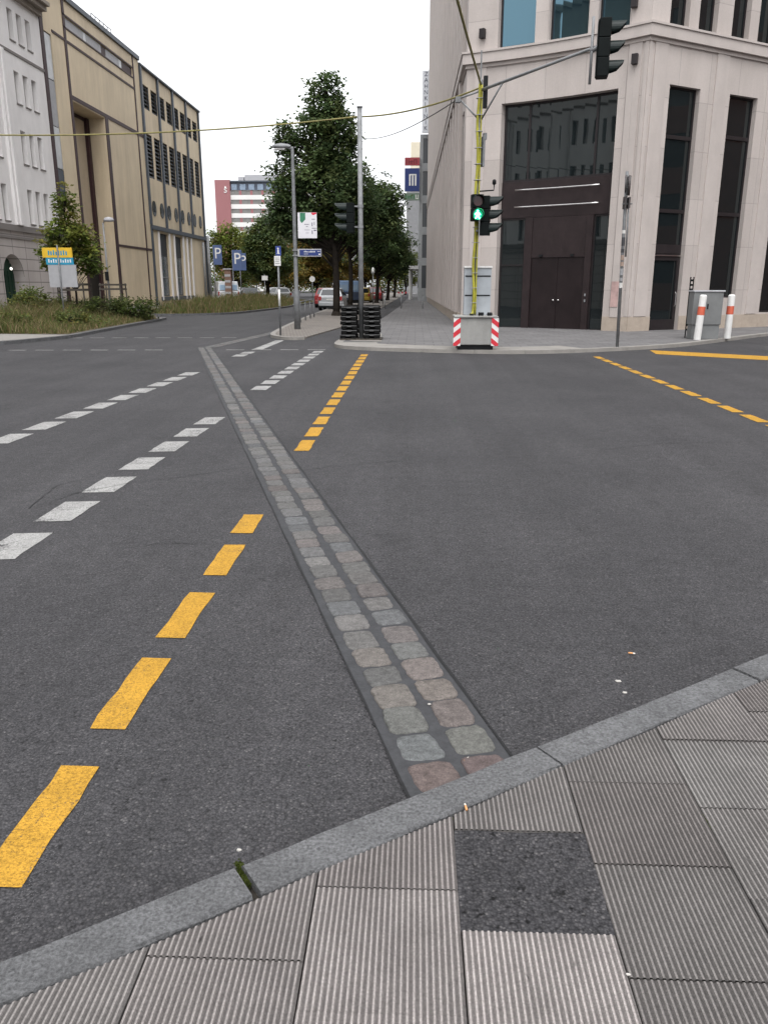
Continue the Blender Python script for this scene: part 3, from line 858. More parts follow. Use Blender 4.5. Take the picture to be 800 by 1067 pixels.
# cornice: one mitred ring along all three fronts
def ring(m_, pts, outs, d0, z0, z1, m=0):
    o = []
    for k, p in enumerate(pts):
        a = Vector(outs[max(k - 1, 0)]); b = Vector(outs[min(k, len(outs) - 1)]); v = (a + b).normalized(); c = max(.4, v.dot(a))
        o.append((p[0] + v.x * d0 / c, p[1] + v.y * d0 / c))
    for k in range(len(pts) - 1):
        m_.quad((*o[k], z0), (*o[k + 1], z0), (*o[k + 1], z1), (*o[k], z1), m)
        for z in (z0, z1): m_.quad((*pts[k], z), (*pts[k + 1], z), (*o[k + 1], z), (*o[k], z), m)
    for k in (0, -1): m_.quad((*pts[k], z0), (*o[k], z0), (*o[k], z1), (*pts[k], z1), m)
cp = [f3r(L3, 0), A] + arc[1:-1] + [D, f2(L2, 0)]
def outn(p, q):
    v = Vector((q[0] - p[0], q[1] - p[1])).normalized(); return (v.y, -v.x)
co_ = [outn(p, q) for p, q in zip(cp, cp[1:])]
mb = MB(); ring(mb, cp, co_, .17, 9.17, 9.49); ring(mb, cp, co_, .21, 9.495, 9.56); ring(mb, cp, co_, .06, 9.05, 9.165)
mb.build('cornice', STONE_PLAIN, t)
mb = MB(); ring(mb, cp, co_, .35, TOP - .3, TOP + .3); mb.build('cornice', STONE_PLAIN, t)

def window(f, s0, s1, z0, z1, d, parent, glass, frame, mull=(), trans=(), fw=.06, seg=1, name='window', side=None):
    m_ = MB()
    m_.sbox(f, s0, s0 + fw, d, d + .08, z0, z1); m_.sbox(f, s1 - fw, s1, d, d + .08, z0, z1)
    m_.sbox(f, s0 + fw, s1 - fw, d, d + .08, z0, z0 + fw, seg); m_.sbox(f, s0 + fw, s1 - fw, d, d + .08, z1 - fw, z1, seg)
    for x in mull: m_.sbox(f, x - fw / 2, x + fw / 2, d + .004, d + .076, z0 + fw, z1 - fw)
    for z, hgt in trans: m_.sbox(f, s0 + fw, s1 - fw, d - .01, d + .07, z - hgt / 2, z + hgt / 2, seg)
    o = m_.build(name, frame, parent)
    m_ = MB(); m_.sbox(f, s0 + fw * .5, s1 - fw * .5, d + .045, d + .06, z0 + fw * .5, z1 - fw * .5, seg); m_.build('pane', glass, o)
    return o
# tall street windows on the right front
for k, a in enumerate(bays[:6]):
    z0 = B0 if k == 0 else (1.18 if k == 1 else .62)
    if k == 0:
        window(f2, a, a + 1.42, 2.62, 7.91, .17, t, GLASS, FRAME_D, (), ((6.40, .12), (4.08, .12), (2.84, .30)), .06)
        dr = MB(); dr.sbox(f2, a, a + .16, .16, .26, B0, 2.60); dr.sbox(f2, a + 1.28, a + 1.42, .16, .26, B0, 2.60); dr.sbox(f2, a + .16, a + 1.28, .16, .26, 2.46, 2.60); dr.sbox(f2, a + .16, a + 1.28, .16, .26, B0, .45)
        door = dr.build('door', FRAME_D, t)
        m_ = MB(); m_.sbox(f2, a + .15, a + 1.29, .21, .23, .44, 2.47); m_.build('pane', GLASS, door)
        m_ = MB(); m_.sbox(f2, a + .02, a + 1.40, .12, .16, 2.603, 2.635); m_.build('trim', CHROME, door)
        m_ = MB(); m_.tube([(*f2(a + 1.33, .17), .9), (*f2(a + 1.33, .12), .95), (*f2(a + 1.33, .12), 1.35), (*f2(a + 1.33, .17), 1.4)], .014); m_.build('handle', CHROME, door)
    else:
        window(f2, a, a + 1.42, z0, 7.91, .17, t, GLASS, FRAME_D, (), ((6.60, .12), (4.08, .12)), .06)
    for (u, v) in ((a - .25, a + .60), (a + 1.05, a + 1.91)):
        window(f2, u, v, 9.62, 12.32, .2, t, GLASS, FRAME_D, (), (), .05)
for (u, v) in up1: window(f1, u, v, 9.62, 12.32, .2, t, GLASS_T, FRAME_D, (), (), .06, 4)
# windows of the higher floors and of the long front: one plain mass of panes
mb = MB()
for h in g1[1:]:
    if h[2] > 9.7: mb.sbox(f1, h[0], h[1], .22, .25, h[2], h[3], 3)
for h in g2:
    if h[2] > 9.7 or h[0] > bays[5] + 2: mb.sbox(f2, h[0], h[1], .24, .27, h[2], h[3])
for h in g3: mb.sbox(f3r, h[0], h[1], .26, .29, h[2], h[3])
mb.build('window', GLASS, t, kind='stuff')
# curved entrance: glazing above, brown band, glazed sides, brown double door
window(f1, 1.32, 5.50, 5.24, 7.82, .30, t, GLASS, FRAME_D, (2.26, 4.72), (), .07, 10)
m_ = MB(); m_.sbox(f1, 1.32, 5.50, .27, .36, 4.0, 5.235, 10); m_.build('entrance_panel', BROWN, t)
for z in (4.94, 4.36):
    m_ = MB(); pts = [(*f1(1.89 + 3.14 * k / 10, .12), z) for k in range(11)]; m_.tube(pts, .026, 8)
    for s in (2.3, 3.45, 4.6): m_.cyl((*f1(s, .12), z), (*f1(s, .28), z), .014)
    m_.build('rail', CHROME, t, True)
window(f1, 1.32, 2.30, B0, 3.99, .30, t, GLASS, FRAME_D, (), ((2.35, .04),), .06, 3)
window(f1, 4.86, 5.50, B0, 3.99, .30, t, GLASS, FRAME_D, (), (), .06, 2)
fr = MB(); fr.sbox(f1, 2.30, 2.58, .20, .36, B0, 3.99); fr.sbox(f1, 4.62, 4.86, .20, .36, B0, 3.99); fr.sbox(f1, 2.58, 4.62, .24, .36, 2.60, 3.99, 5)
fr.build('door_surround', BROWN, t)
for a, b, hx in ((2.585, 3.595, 3.5), (3.605, 4.615, 3.7)):
    m_ = MB(); m_.sbox(f1, a, b, .27, .33, B0 + .01, 2.59, 3)
    dd = m_.build('door', BROWN_D, t)
    m_ = MB(); m_.cyl((*f1(hx, .21), 1.1), (*f1(hx, .27), 1.1), .03, n=12); m_.build('handle', CHROME, dd, True)
for s in (2.95, 4.15):
    m_ = MB(); m_.obox(*f1(s, .20), 2.63, 2.70, .12, .10, math.atan2(e1[1], e1[0])); m_.build('door_closer', BLACK, t)
for z in (1.05, 1.25):
    m_ = MB(); m_.obox(*f1(4.74, .18), z, z + .09, .05, .04, math.atan2(e1[1], e1[0])); m_.build('doorbell', STEEL, t)
m_ = MB(); m_.sbox(f1, 5.78, 6.05, -.052, -.036, .9, 1.75); m_.build('plaque', M('faded_pink_notice', (.44, .30, .28), .6), t)
for (f, s, z) in ((f1, .57, 9.95), (f1, 5.86, 10.05), (f1, 6.02, 8.42)):
    m_ = MB(); x, y = f(s, -.10); m_.obox(x, y, z, z + .30, .19, .17, math.atan2(e1[1], e1[0])); m_.obox(*f(s, .0), z + .1, z + .2, .08, .08, math.atan2(e1[1], e1[0]))
    m_.build('wall_lamp', FRAME_D, t, bevel=.008)

# ================================================================== buildings further down on the right
def simple_building(name, label, x0, y0, x1, y1, top, wallm, rows, cols, ww, wh, glass, z0=1., face='xy', reveal=.15, cat='building', base=0., roofm=None, winname='window', cap=48):
    """box with real window openings on its street front (x0 side, looking at -x or +x) and its near end (y0)"""
    b = thing(name, label, cat, ((x0 + x1) / 2, (y0 + y1) / 2, 0))
    m_ = MB(); sx = 1 if x1 > x0 else -1
    fx = lambda s, d: (x0 + sx * d, y0 + s); fy = lambda s, d: (x0 + sx * s, y0 + d)
    lx, ly = abs(x1 - x0), y1 - y0
    hx, hy = [], []
    fh = (top - z0) / rows
    for r_ in range(rows):
        z = z0 + r_ * fh + (fh - wh) / 2
        if 'x' in face:
            n = cols; st = ly / n
            for k in range(n): hx.append((st * (k + .5) - ww / 2, st * (k + .5) + ww / 2, z, z + wh))
        if 'y' in face:
            n = max(1, int(lx / (ly / cols))); st = lx / n
            for k in range(n): hy.append((st * (k + .5) - ww / 2, st * (k + .5) + ww / 2, z, z + wh))
    m_.wall(fx, 0, ly, base, top, hx, reveal); m_.wall(fy, 0, lx, base, top, hy, reveal)
    m_.quad((x1, y0, base), (x1, y1, base), (x1, y1, top), (x1, y0, top), 0, [(0, 0), (ly, 0), (ly, top), (0, top)])
    m_.quad((x0, y1, base), (x1, y1, base), (x1, y1, top), (x0, y1, top), 0, [(0, 0), (lx, 0), (lx, top), (0, top)])
    m_.quad((x0, y0, top), (x1, y0, top), (x1, y1, top), (x0, y1, top))
    m_.build('wall', wallm, b)
    ws = [(fx, h) for h in hx] + [(fy, h) for h in hy]
    if len(ws) <= cap:
        for f, h in ws:
            q = MB(); q.sbox(f, h[0] + .01, h[1] - .01, reveal * .6, reveal * .9, h[2] + .01, h[3] - .01); q.build(winname, glass, b)
    else:
        q = MB()
        for f, h in ws: q.sbox(f, h[0] + .01, h[1] - .01, reveal * .6, reveal * .9, h[2] + .01, h[3] - .01)
        q.build(winname, glass, b, kind='stuff')
    return b
GREYF = M('grey_facade_panel', (.30, .31, .315), .5, .12, 1.5, stain=.15)
GREYD = M('dark_grey_render', (.20, .20, .205), .8, .12, 1.5)
CREAM = M('cream_render', (.60, .54, .42), .85, .06, 1.)
PALEB = M('pale_blue_tower', (.42, .45, .47), .7, .06, 1.)
b = simple_building('office_building', 'grey glass office building beyond the stone facade carrying the hanging signs', .30, 87.4, 20, 160, 16.25, GREYF, 5, 26, 2.2, 2.3, GLASS_W, 1.)
m_ = MB(); m_.box(-.9, 96, 3.5, .28, 108, 3.85); m_.build('canopy', WHITE, b)
m_ = MB(); m_.cyl((-.6, 97, 0), (-.6, 97, 3.5), .22, n=12); m_.build('column', WHITE, b)
b = simple_building('tower_block', 'dark grey tower with small windows narrowly seen behind the hanging signs', -2.3, 196, 14, 240, 22.4, GREYD, 9, 8, 1.3, 1.5, GLASS_W, 1.)
b = simple_building('apartment_building', 'cream building whose top shows above the red hanging sign', -1.5, 205, 16, 260, 34.3, CREAM, 11, 8, 1.4, 1.7, GLASS_W, 2.)
b = simple_building('tower_block', 'pale bluish block farthest down the street past the tree crowns', -6.5, 330, 10, 370, 19, PALEB, 7, 8, 1.8, 1.8, GLASS_W, 1.)

# hanging signs on the office building
def hang_sign(name, label, x0, x1, y, z0, z1, m, cat='sign', frame=STEEL):
    s = thing(name, label, cat, ((x0 + x1) / 2, y, z0), None)
    q = MB(); q.box(x0, y, z0, x1, y + .18, z1); q.build('panel', m, s, bevel=.01)
    for z in (z0 + .2 * (z1 - z0), z0 + .8 * (z1 - z0)):
        q = MB(); q.box(.272, y + .05, z - .04, .36, y + .13, z + .04); q.box(.305, y + .1, z - .04, .36, y + .52, z + .04); q.build('bracket', frame, s)
    return s
YS = 86.9
s = hang_sign('hanging_sign', 'small red sign on top of the stack of three hanging signs', -1.23, .27, YS, 13.3, 14.05, SIGNRED)
q = MB()
for k, (u, v) in enumerate(((0, .6), (.22, .6), (.5, .45), (.75, .6), (1.0, .6))): q.box(-1.1 + u, YS - .02, 13.45, -1.1 + u + .11, YS + .01, 13.45 + v * .75)
q.box(-.88, YS - .022, 13.62, -.4, YS + .005, 13.7); q.box(-.3, YS - .022, 13.8, -.05, YS + .005, 13.87)
q.build('lettering', M('dark_red_letter', (.16, .012, .02), .5), s)
s = hang_sign('hanging_sign', 'big navy blue hanging sign with three white bars', -1.23, .27, YS + .01, 10.85, 13.05, NAVY)
q = MB()
for k in range(3): q.box(-.78 + .29 * k, YS - .02, 11.4, -.62 + .29 * k, YS + .005, 12.5)
q.box(-.78, YS - .022, 12.38, -.04, YS + .004, 12.5)
q.build('emblem', WHITE, s)
s = hang_sign('hanging_sign', 'green and grey sign at the bottom of the three hanging signs', -1.23, .27, YS, 10.0, 10.7, M('grey_green_sign', (.15, .2, .155), .6, .2, 3))
q = MB()
for k, (u, v) in enumerate(((0, .5), (.28, .35), (.62, .5), (.92, .5))): q.box(-1.13 + u * .85, YS - .02, 10.17, -1.13 + u * .85 + .13, YS + .01, 10.17 + v * .75)
q.box(-.89, YS - .022, 10.33, -.55, YS + .005, 10.42)
q.build('lettering', SIGNGREEN, s)
q = MB(); q.box(-.12, YS - .02, 10.2, -.05, YS + .01, 10.55); q.box(.1, YS - .02, 10.2, .17, YS + .01, 10.55); q.box(-.12, YS - .021, 10.14, .17, YS + .012, 10.215)
q.build('emblem', WHITE, s)
s = thing('vertical_sign', 'tall white vertical sign with dark stacked letters at the end of the stone facade', 'sign', (.85, 86.8, 17.4))
q = MB(); q.box(.45, 86.7, 16.3, 1.18, 86.95, 21.85); q.build('panel', M('white_sign_panel', (.68, .70, .74), .5, .05, 2), s, bevel=.01)
DK = M('dark_letter', (.05, .055, .09), .5)
for k, ch in enumerate('ZAHNKLINIK'):
    text_mesh('lettering', ch, .54, DK, s, (.815, 86.69, 21.52 - .538 * k), 0, .01)
for z in (17.5, 20.5):
    q = MB(); q.box(1.18, 86.74, z - .04, 1.6, 86.82, z + .04); q.build('bracket', STEEL, s)

# ================================================================== white building (left)
XW = -22.
fw_ = lambda s, d: (XW - d, s)
t = thing('white_building', 'white rendered building with slit windows in threes above an arched stone base', 'building', (-26, 35, 0))
holes = []; vis = []
rowsz = [(5.02, 6.86), (8.2, 9.92), (11.3, 12.92), (14.45, 15.97)]
for k in range(0, 13):
    for j in range(3):
        y = 47.5 - 5.05 * k + 1.04 * j
        for (z0, z1) in rowsz:
            holes.append((y, y + .60, z0, z1)); vis.append((k, y, z0, z1))
mb = MB(); mb.wall(fw_, -16, 51.45, 4.82, 16.6, holes, .32)
mb.quad((-22, 51.45, 0), (-40, 51.45, 0), (-40, 51.45, 17.6), (-22, 51.45, 17.6)); mb.quad((-22, -16, 0), (-40, -16, 0), (-40, -16, 17.6), (-22, -16, 17.6))
mb.quad((-40, -16, 0), (-40, 51.45, 0), (-40, 51.45, 17.6), (-40, -16, 17.6)); mb.quad((-22, -16, 17.6), (-40, -16, 17.6), (-40, 51.45, 17.6), (-22, 51.45, 17.6))
mb.build('wall', WHITEW, t)
mb = MB()    # rusticated base with a round arch and a doorway
ah = (43.65, 46.0); az = 2.1
mb.wall(fw_, -16, 51.45, 0, 4.5, [(ah[0], ah[1], 0, 3.4, .9), (50.05, 51.2, 0, 3.0, .5)], .5)
n = 16; cy_ = (ah[0] + ah[1]) / 2; rr = (ah[1] - ah[0]) / 2
for k in range(n):   # spandrels turn the square opening into an arch
    a0, a1 = math.pi * k / n, math.pi * (k + 1) / n
    y0, y1 = cy_ - rr * math.cos(a0), cy_ - rr * math.cos(a1); z0, z1 = az + rr * math.sin(a0), az + rr * math.sin(a1)
    mb.quad((XW, y0, z0), (XW, y1, z1), (XW, y1, 3.4), (XW, y0, 3.4), 0, [(y0, z0), (y1, z1), (y1, 3.4), (y0, 3.4)])
    mb.quad((XW, y0, z0), (XW - .9, y0, z0), (XW - .9, y1, z1), (XW, y1, z1), 0, [(0, z0), (.9, z0), (.9, z1), (0, z1)])
mb.build('stone_base', RUST, t)
mb = MB(); mb.sbox(fw_, -16, 51.45, -.12, .05, 4.5, 4.82); mb.sbox(fw_, -16, 51.45, -.06, .02, 4.1, 4.22)
mb.sbox(fw_, -16, 51.45, -.05, .02, 13.72, 13.86)
mb.build('string_course', RUST, t)
mb = MB()
for k in range(13):
    y = 46.0 - 5.05 * k
    mb.sbox(fw_, y - .35, y + .35, -.16, .02, 4.83, 13.7); mb.sbox(fw_, y - .15, y + .15, -.26, -.155, 4.83, 13.6)
mb.build('pilaster', WHITEW, t, bevel=.03)
mb = MB(); mb.sbox(fw_, -16, 51.45, -.25, .05, 16.6, 16.85); mb.sbox(fw_, -16, 51.45, -.55, .05, 16.855, 17.1); mb.sbox(fw_, -16, 51.45, -.75, .05, 17.105, 17.3); mb.sbox(fw_, -16, 51.45, -.4, .3, 17.305, 17.9)
mb.build('cornice', M('grey_brown_cornice', (.27, .235, .20), .8, .1, 2), t)
mb = MB(); mb.box(-38, 9.2, 17.905, -22.6, 26, 20.5); mb.box(-38.2, 9.0, 20.505, -22.4, 26.2, 20.8); mb.build('attic_storey', M('brown_attic', (.22, .17, .12), .8, .15, 1.), t)
far = MB()
for k, y, z0, z1 in vis:
    if k < 2:
        m_ = MB(); m_.sbox(fw_, y + .01, y + .59, .24, .28, z0 + .01, z1 - .01)
        wn = m_.build('window', RENDER_G, t)
        m_ = MB(); m_.sbox(fw_, y - .03, y + .63, -.05, .02, z0 - .07, z0 - .003); m_.build('sill', RUST, wn)
    else: far.sbox(fw_, y + .01, y + .59, .24, .28, z0 + .01, z1 - .01)
far.build('window', GLASS, t, kind='stuff')
m_ = MB(); m_.sbox(fw_, ah[0], ah[1], .6, .68, 0, az)
n = 12
for k in range(n):
    a0, a1 = math.pi * k / n, math.pi * (k + 1) / n
    m_.sbox(fw_, cy_ - rr * math.cos(a0), cy_ - rr * math.cos(a1), .6, .68, az, az + rr * (math.sin(a0) + math.sin(a1)) / 2)
for k in range(7): m_.sbox(fw_, ah[0] + .1 + .38 * k, ah[0] + .16 + .38 * k, .56, .6, .1, 2.4)
m_.build('gate', GREEND, t)
m_ = MB(); m_.sbox(fw_, 50.06, 51.19, .3, .36, 0, 2.99); m_.build('door', BLACK, t)
m_ = MB(); m_.lathe(XW - .3, 45.15, [(.02, 2.45), (.045, 2.47), (.06, 2.52), (.045, 2.57), (.02, 2.59)], 14)
m_.build('gate_lamp', M('lit_lamp_globe', (1, .95, .85), .4, 0, emis=3.), t, True)

# ================================================================== tan building with portal and louvres (left)
t = thing('tan_building', 'tan panel clad building with a tall dark framed portal and louvred windows', 'building', (-28, 70, 0))
T1, T2 = 18.68, 18.42
portal = (55.3, 60.75, .0, 12.98, 1.35)
strip_w = (54.9, 67.6, 17.14, 17.75, .12)
tallg = (51.95, 53.0, 6.4, 16.1, .12)
lc = [70.55 + 2.125 * k for k in range(8)]
ho = []
for c in lc:
    ho += [(c - .80, c + .80, 15.42, 17.18, .3), (c - .80, c + .80, 10.22, 13.56, .3)]
doors = [(71.3, 74.0), (75.8, 78.4), (80.1, 81.2)]
dho = [(a, b, .72, 5.98, .35) for a, b in doors]
mb = MB()
mb.wall(fw_, 51.9, 69.2, 0, T1, [portal, strip_w, tallg], .1)
mb.wall(fw_, 69.2, 87.1, 0, T2, ho + dho, .3)
mb.quad((-22, 87.1, 0), (-44, 87.1, 0), (-44, 87.1, T2), (-22, 87.1, T2), 0, [(0, 0), (22, 0), (22, T2), (0, T2)])
mb.quad((-44, 51.9, 0), (-44, 87.1, 0), (-44, 87.1, T2), (-44, 51.9, T2)); mb.quad((-22, 51.9, 0), (-44, 51.9, 0), (-44, 51.9, T1), (-22, 51.9, T1))
mb.build('wall', TAN, t)
mb = MB(); mb.box(-44, 51.9, T1 - .05, -22.01, 69.2, T1 + .02); mb.box(-44, 69.2, T2 - .05, -22.01, 87.1, T2 + .02)
mb.build('roof', STEEL_D, t)
mb = MB(); mb.sbox(fw_, 51.9, 69.2, -.14, .1, T1 - .02, T1 + .28); mb.sbox(fw_, 69.203, 87.2, -.14, .1, T2 - .1, T2 + .12)
mb.sbox(fw_, 69.203, 87.15, -.22, -.145, T2 - .06, T2 + .04)
mb.build('roof_edge', BLUEGREY, t)
mb = MB(); mb.box(XW - 1.39, 55.31, .02, XW - 1.34, 60.74, 12.97); mb.build('portal_back', TAN_IN, t)
mb = MB()   # dark trim lines between the panels
for (a, b, z0, z1) in ((54.9, 55.22, 0, T1 - .04), (60.8, 61.35, 0, 13.2), (67.7, 67.9, 0, T1 - .04), (51.46, 51.88, 0, 17.2)):
    mb.sbox(fw_, a, b, -.05, .03, z0, z1)
mb.sbox(fw_, 53.1, 67.74, -.046, .03, 16.28, 16.42); mb.sbox(fw_, 55.23, 69.1, -.046, .03, 13.06, 13.3); mb.sbox(fw_, 61.36, 69.1, -.046, .03, 4.42, 4.58)
mb.sbox(fw_, 54.9, 67.6, -.05, .03, 17.76, 17.86); mb.sbox(fw_, 54.9, 67.6, -.05, .03, 17.05, 17.135)
for y in (55.5, 60.5): mb.box(XW - 1.335, y - .2, .03, XW - 1.12, y + .23, 12.9)
mb.box(XW - 1.335, 55.71, 12.7, XW - 1.25, 60.29, 12.9)
mb.build('trim', MAROON, t)
m_ = MB(); m_.box(XW - 1.335, 55.75, .05, XW - 1.27, 60.25, 4.3); m_.build('door', BLACK, t)
ww = [(54.95, 55.45, 1), (55.5, 58.2, 0), (58.25, 58.75, 1), (58.8, 61.4, 0), (61.45, 62.2, 2), (62.25, 64.8, 0), (64.85, 65.4, 1), (65.45, 67.55, 2)]
for a, b, k in ww:
    m_ = MB(); m_.sbox(fw_, a, b, .06, .1, 17.16, 17.73); m_.build('window', (GREYPANEL, PALEGLASS, MAROON)[k], t)
for z0, z1, k in ((13.6, 16.05, 1), (11.0, 13.55, 0), (8.6, 10.95, 1), (6.45, 8.55, 2)):
    m_ = MB(); m_.sbox(fw_, 51.98, 52.97, .06, .1, z0, z1); m_.build('window', (GREYPANEL, PALEGLASS, BLUEGREY)[k], t)
for c in lc:
    for z0, z1 in ((15.42, 17.18), (10.22, 13.56)):
        m_ = MB()
        m_.sbox(fw_, c - .80, c - .73, .02, .12, z0, z1); m_.sbox(fw_, c + .73, c + .80, .02, .12, z0, z1)
        n = int((z1 - z0) / .28)
        for k in range(n):
            z = z0 + (k + .5) * (z1 - z0) / n
            p = []
            m_.hexa([(XW - .02, c - .73, z - .10), (XW - .02, c + .73, z - .10), (XW - .05, c + .73, z - .085), (XW - .05, c - .73, z - .085), (XW - .17, c - .73, z + .07), (XW - .17, c + .73, z + .07), (XW - .20, c + .73, z + .085), (XW - .20, c - .73, z + .085)])
        wn = m_.build('louvre_window', LOUVS, t)
        m_ = MB(); m_.sbox(fw_, c - .80, c + .80, .24, .28, z0, z1); m_.build('pane', BLACK, wn)
for c in lc:
    m_ = MB(); ring_ = [(c + .52 * math.cos(k * math.pi / 10), 7.85 + .62 * math.sin(k * math.pi / 10)) for k in range(20)]
    i = 0; m_.v = [(XW + .05, y, z) for y, z in ring_] + [(XW - .01, y, z) for y, z in ring_]
    m_.f = [tuple(range(20))] + [(k, (k + 1) % 20, 20 + (k + 1) % 20, 20 + k) for k in range(20)]; m_.m = [0] * 21
    m_.build('porthole', GLASS, t)
    m_ = None
mb = MB()
for y in (69.3, 73.65, 77.9, 82.15, 86.75):
    mb.sbox(fw_, y - .14, y + .14, -.16, .02, 6.5, T2 - .12)
mb.sbox(fw_, 69.2, 87.1, -.2, .02, 6.15, 6.48)
mb.sbox(fw_, 69.2, 69.5, -.12, .02, 0, 6.14); mb.sbox(fw_, 86.7, 87.1, -.12, .02, 0, 6.14)
mb.sbox(fw_, 70.8, 82, -.08, .02, .35, .70)
mb.build('frame_strip', BLUEGREY, t)
for a, b in doors:
    m_ = MB(); m_.sbox(fw_, a, b, .2, .26, .72, 5.98); dd = m_.build('door', LOUV, t)
    m_ = MB(); m_.sbox(fw_, a + .15, b - .15, .17, .198, .8, 4.1); m_.build('pane', M('blue_grey_glass', (.06, .08, .10), .25, .15, 2), dd)
    m_ = MB(); m_.sbox(fw_, a + .1, b - .1, .14, .168, 2.3, 2.38); m_.build('trim', STEEL, dd)
    m_ = MB(); m_.sbox(fw_, a - .32, a - .02, -.1, .02, .4, 6.1); m_.sbox(fw_, b + .02, b + .32, -.1, .02, .4, 6.1); m_.build('jamb', WHITEW, dd)
mb = MB(); mb.cyl((XW + .22, 85.2, .1), (XW + .22, 85.2, 5.9), .12); mb.cyl((XW + .3, 86.9, .1), (XW + .3, 86.9, 6.6), .16)
mb.build('drainpipe', STEEL, t, True)
mb = MB(); mb.box(-27, 61.8, T1, -22.8, 65.6, T1 + 1.0); mb.build('roof_unit', GREYPANEL, t)
mb = MB()
for y in [61.8 + .76 * k for k in range(6)]: mb.cyl((-22.7, y, T1), (-22.7, y, T1 + 1.15), .03)
mb.cyl((-22.7, 61.8, T1 + 1.15), (-22.7, 65.6, T1 + 1.15), .03)
mb.build('roof_railing', STEEL, t)

# ================================================================== red and white slab tower far away
t = thing('tower_block', 'distant slab tower with red gable wall and white banded storeys', 'building', (-55, 276, 0))
YT = 270.
mb = MB(); mb.box(-64.2, YT, 0, -59.4, YT + 16, 36.4); mb.build('gable_wall', REDB, t)
FH = 2.93
fT = lambda s, d: (-59.4 + s, YT + .6 + d)
hs_ = []; nfl = 11
for k in range(nfl):
    z = 33.1 - FH * (k + 1) + 1.45
    hs_ += [(.02, 24.9, z, z + 1.46)]
mb = MB(); mb.wall(fT, 0, 25, 0, 33.1, hs_, .3); mb.quad((-34.4, YT + .6, 0), (-34.4, YT + 16, 0), (-34.4, YT + 16, 33.1), (-34.4, YT + .6, 33.1)); mb.quad((-59.4, YT + 16, 0), (-34.4, YT + 16, 0), (-34.4, YT + 16, 35), (-59.4, YT + 16, 35))
mb.build('wall', WHITEB, t)
for h in hs_:
    q = MB(); w2 = MB()
    for c in range(7):
        q.sbox(fT, h[0] + 3.55 * c + 2.75, h[0] + 3.55 * c + 3.55, .06, .3, h[2], h[3])
    q.build('window_pier', REDB, t)
    for c in range(7): w2.sbox(fT, h[0] + 3.55 * c, h[0] + 3.55 * c + 2.74, .16, .3, h[2], h[3]); 
    for c in range(7):
        for q_ in range(4): w2.sbox(fT, h[0] + 3.55 * c + .68 * q_, h[0] + 3.55 * c + .68 * q_ + .1, .1, .16, h[2], h[3])
    w2.build('window_band', M('far_grey_windows', (.19, .185, .175), .4, .2, .6), t)
q = MB(); q.box(-59.35, YT + 1.2, 33.1, -34.4, YT + 15, 35.7); q.build('top_storey', M('dark_blue_storey', (.07, .085, .12), .4, .2, .4), t)
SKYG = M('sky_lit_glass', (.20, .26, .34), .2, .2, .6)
for c in range(9):
    q = MB(); q.box(-59.1 + 2.8 * c, YT + .9, 33.3, -57.3 + 2.8 * c, YT + 1.19, 35.1); q.build('top_window', SKYG, t)
q = MB(); q.box(-59.4, YT + .5, 35.705, -34, YT + 15.5, 36.2); q.build('roof', BLUEGREY, t)
q = MB(); q.box(-55.5, YT + 5, 36.2, -45, YT + 12, 38.6); q.box(-57.6, YT + 5, 36.2, -55.8, YT + 10, 38.); q.cyl((-49, YT + 8, 38.6), (-49, YT + 8, 39.6), .3); q.build('roof_unit', GREYPANEL, t)
q = MB(); q.cyl((-60.8, YT - .06, 34.1), (-60.8, YT + .05, 34.1), .28, n=14)
q.tube([(-60.35, YT - .03, 33.6), (-60.6, YT - .03, 33.75), (-61.0, YT - .03, 33.7), (-61.15, YT - .03, 33.35), (-60.8, YT - .03, 33.1), (-60.5, YT - .03, 32.9), (-60.5, YT - .03, 32.5), (-60.8, YT - .03, 32.35), (-61.25, YT - .03, 32.5)], .17, 6)
q.build('emblem', WHITE, t)

t.scale = (1, 1, .935)

# ================================================================== buildings across the street behind the viewer (they show in the glass)
simple_building('brick_building', 'red brown rendered building across the side street, mirrored in the tall windows', 36, -8, 56, 60, 19, M('red_brown_render', (.17, .085, .07), .85, .1, 1.), 5, 14, 1.5, 2.0, GLASS_W, 1., reveal=.25)

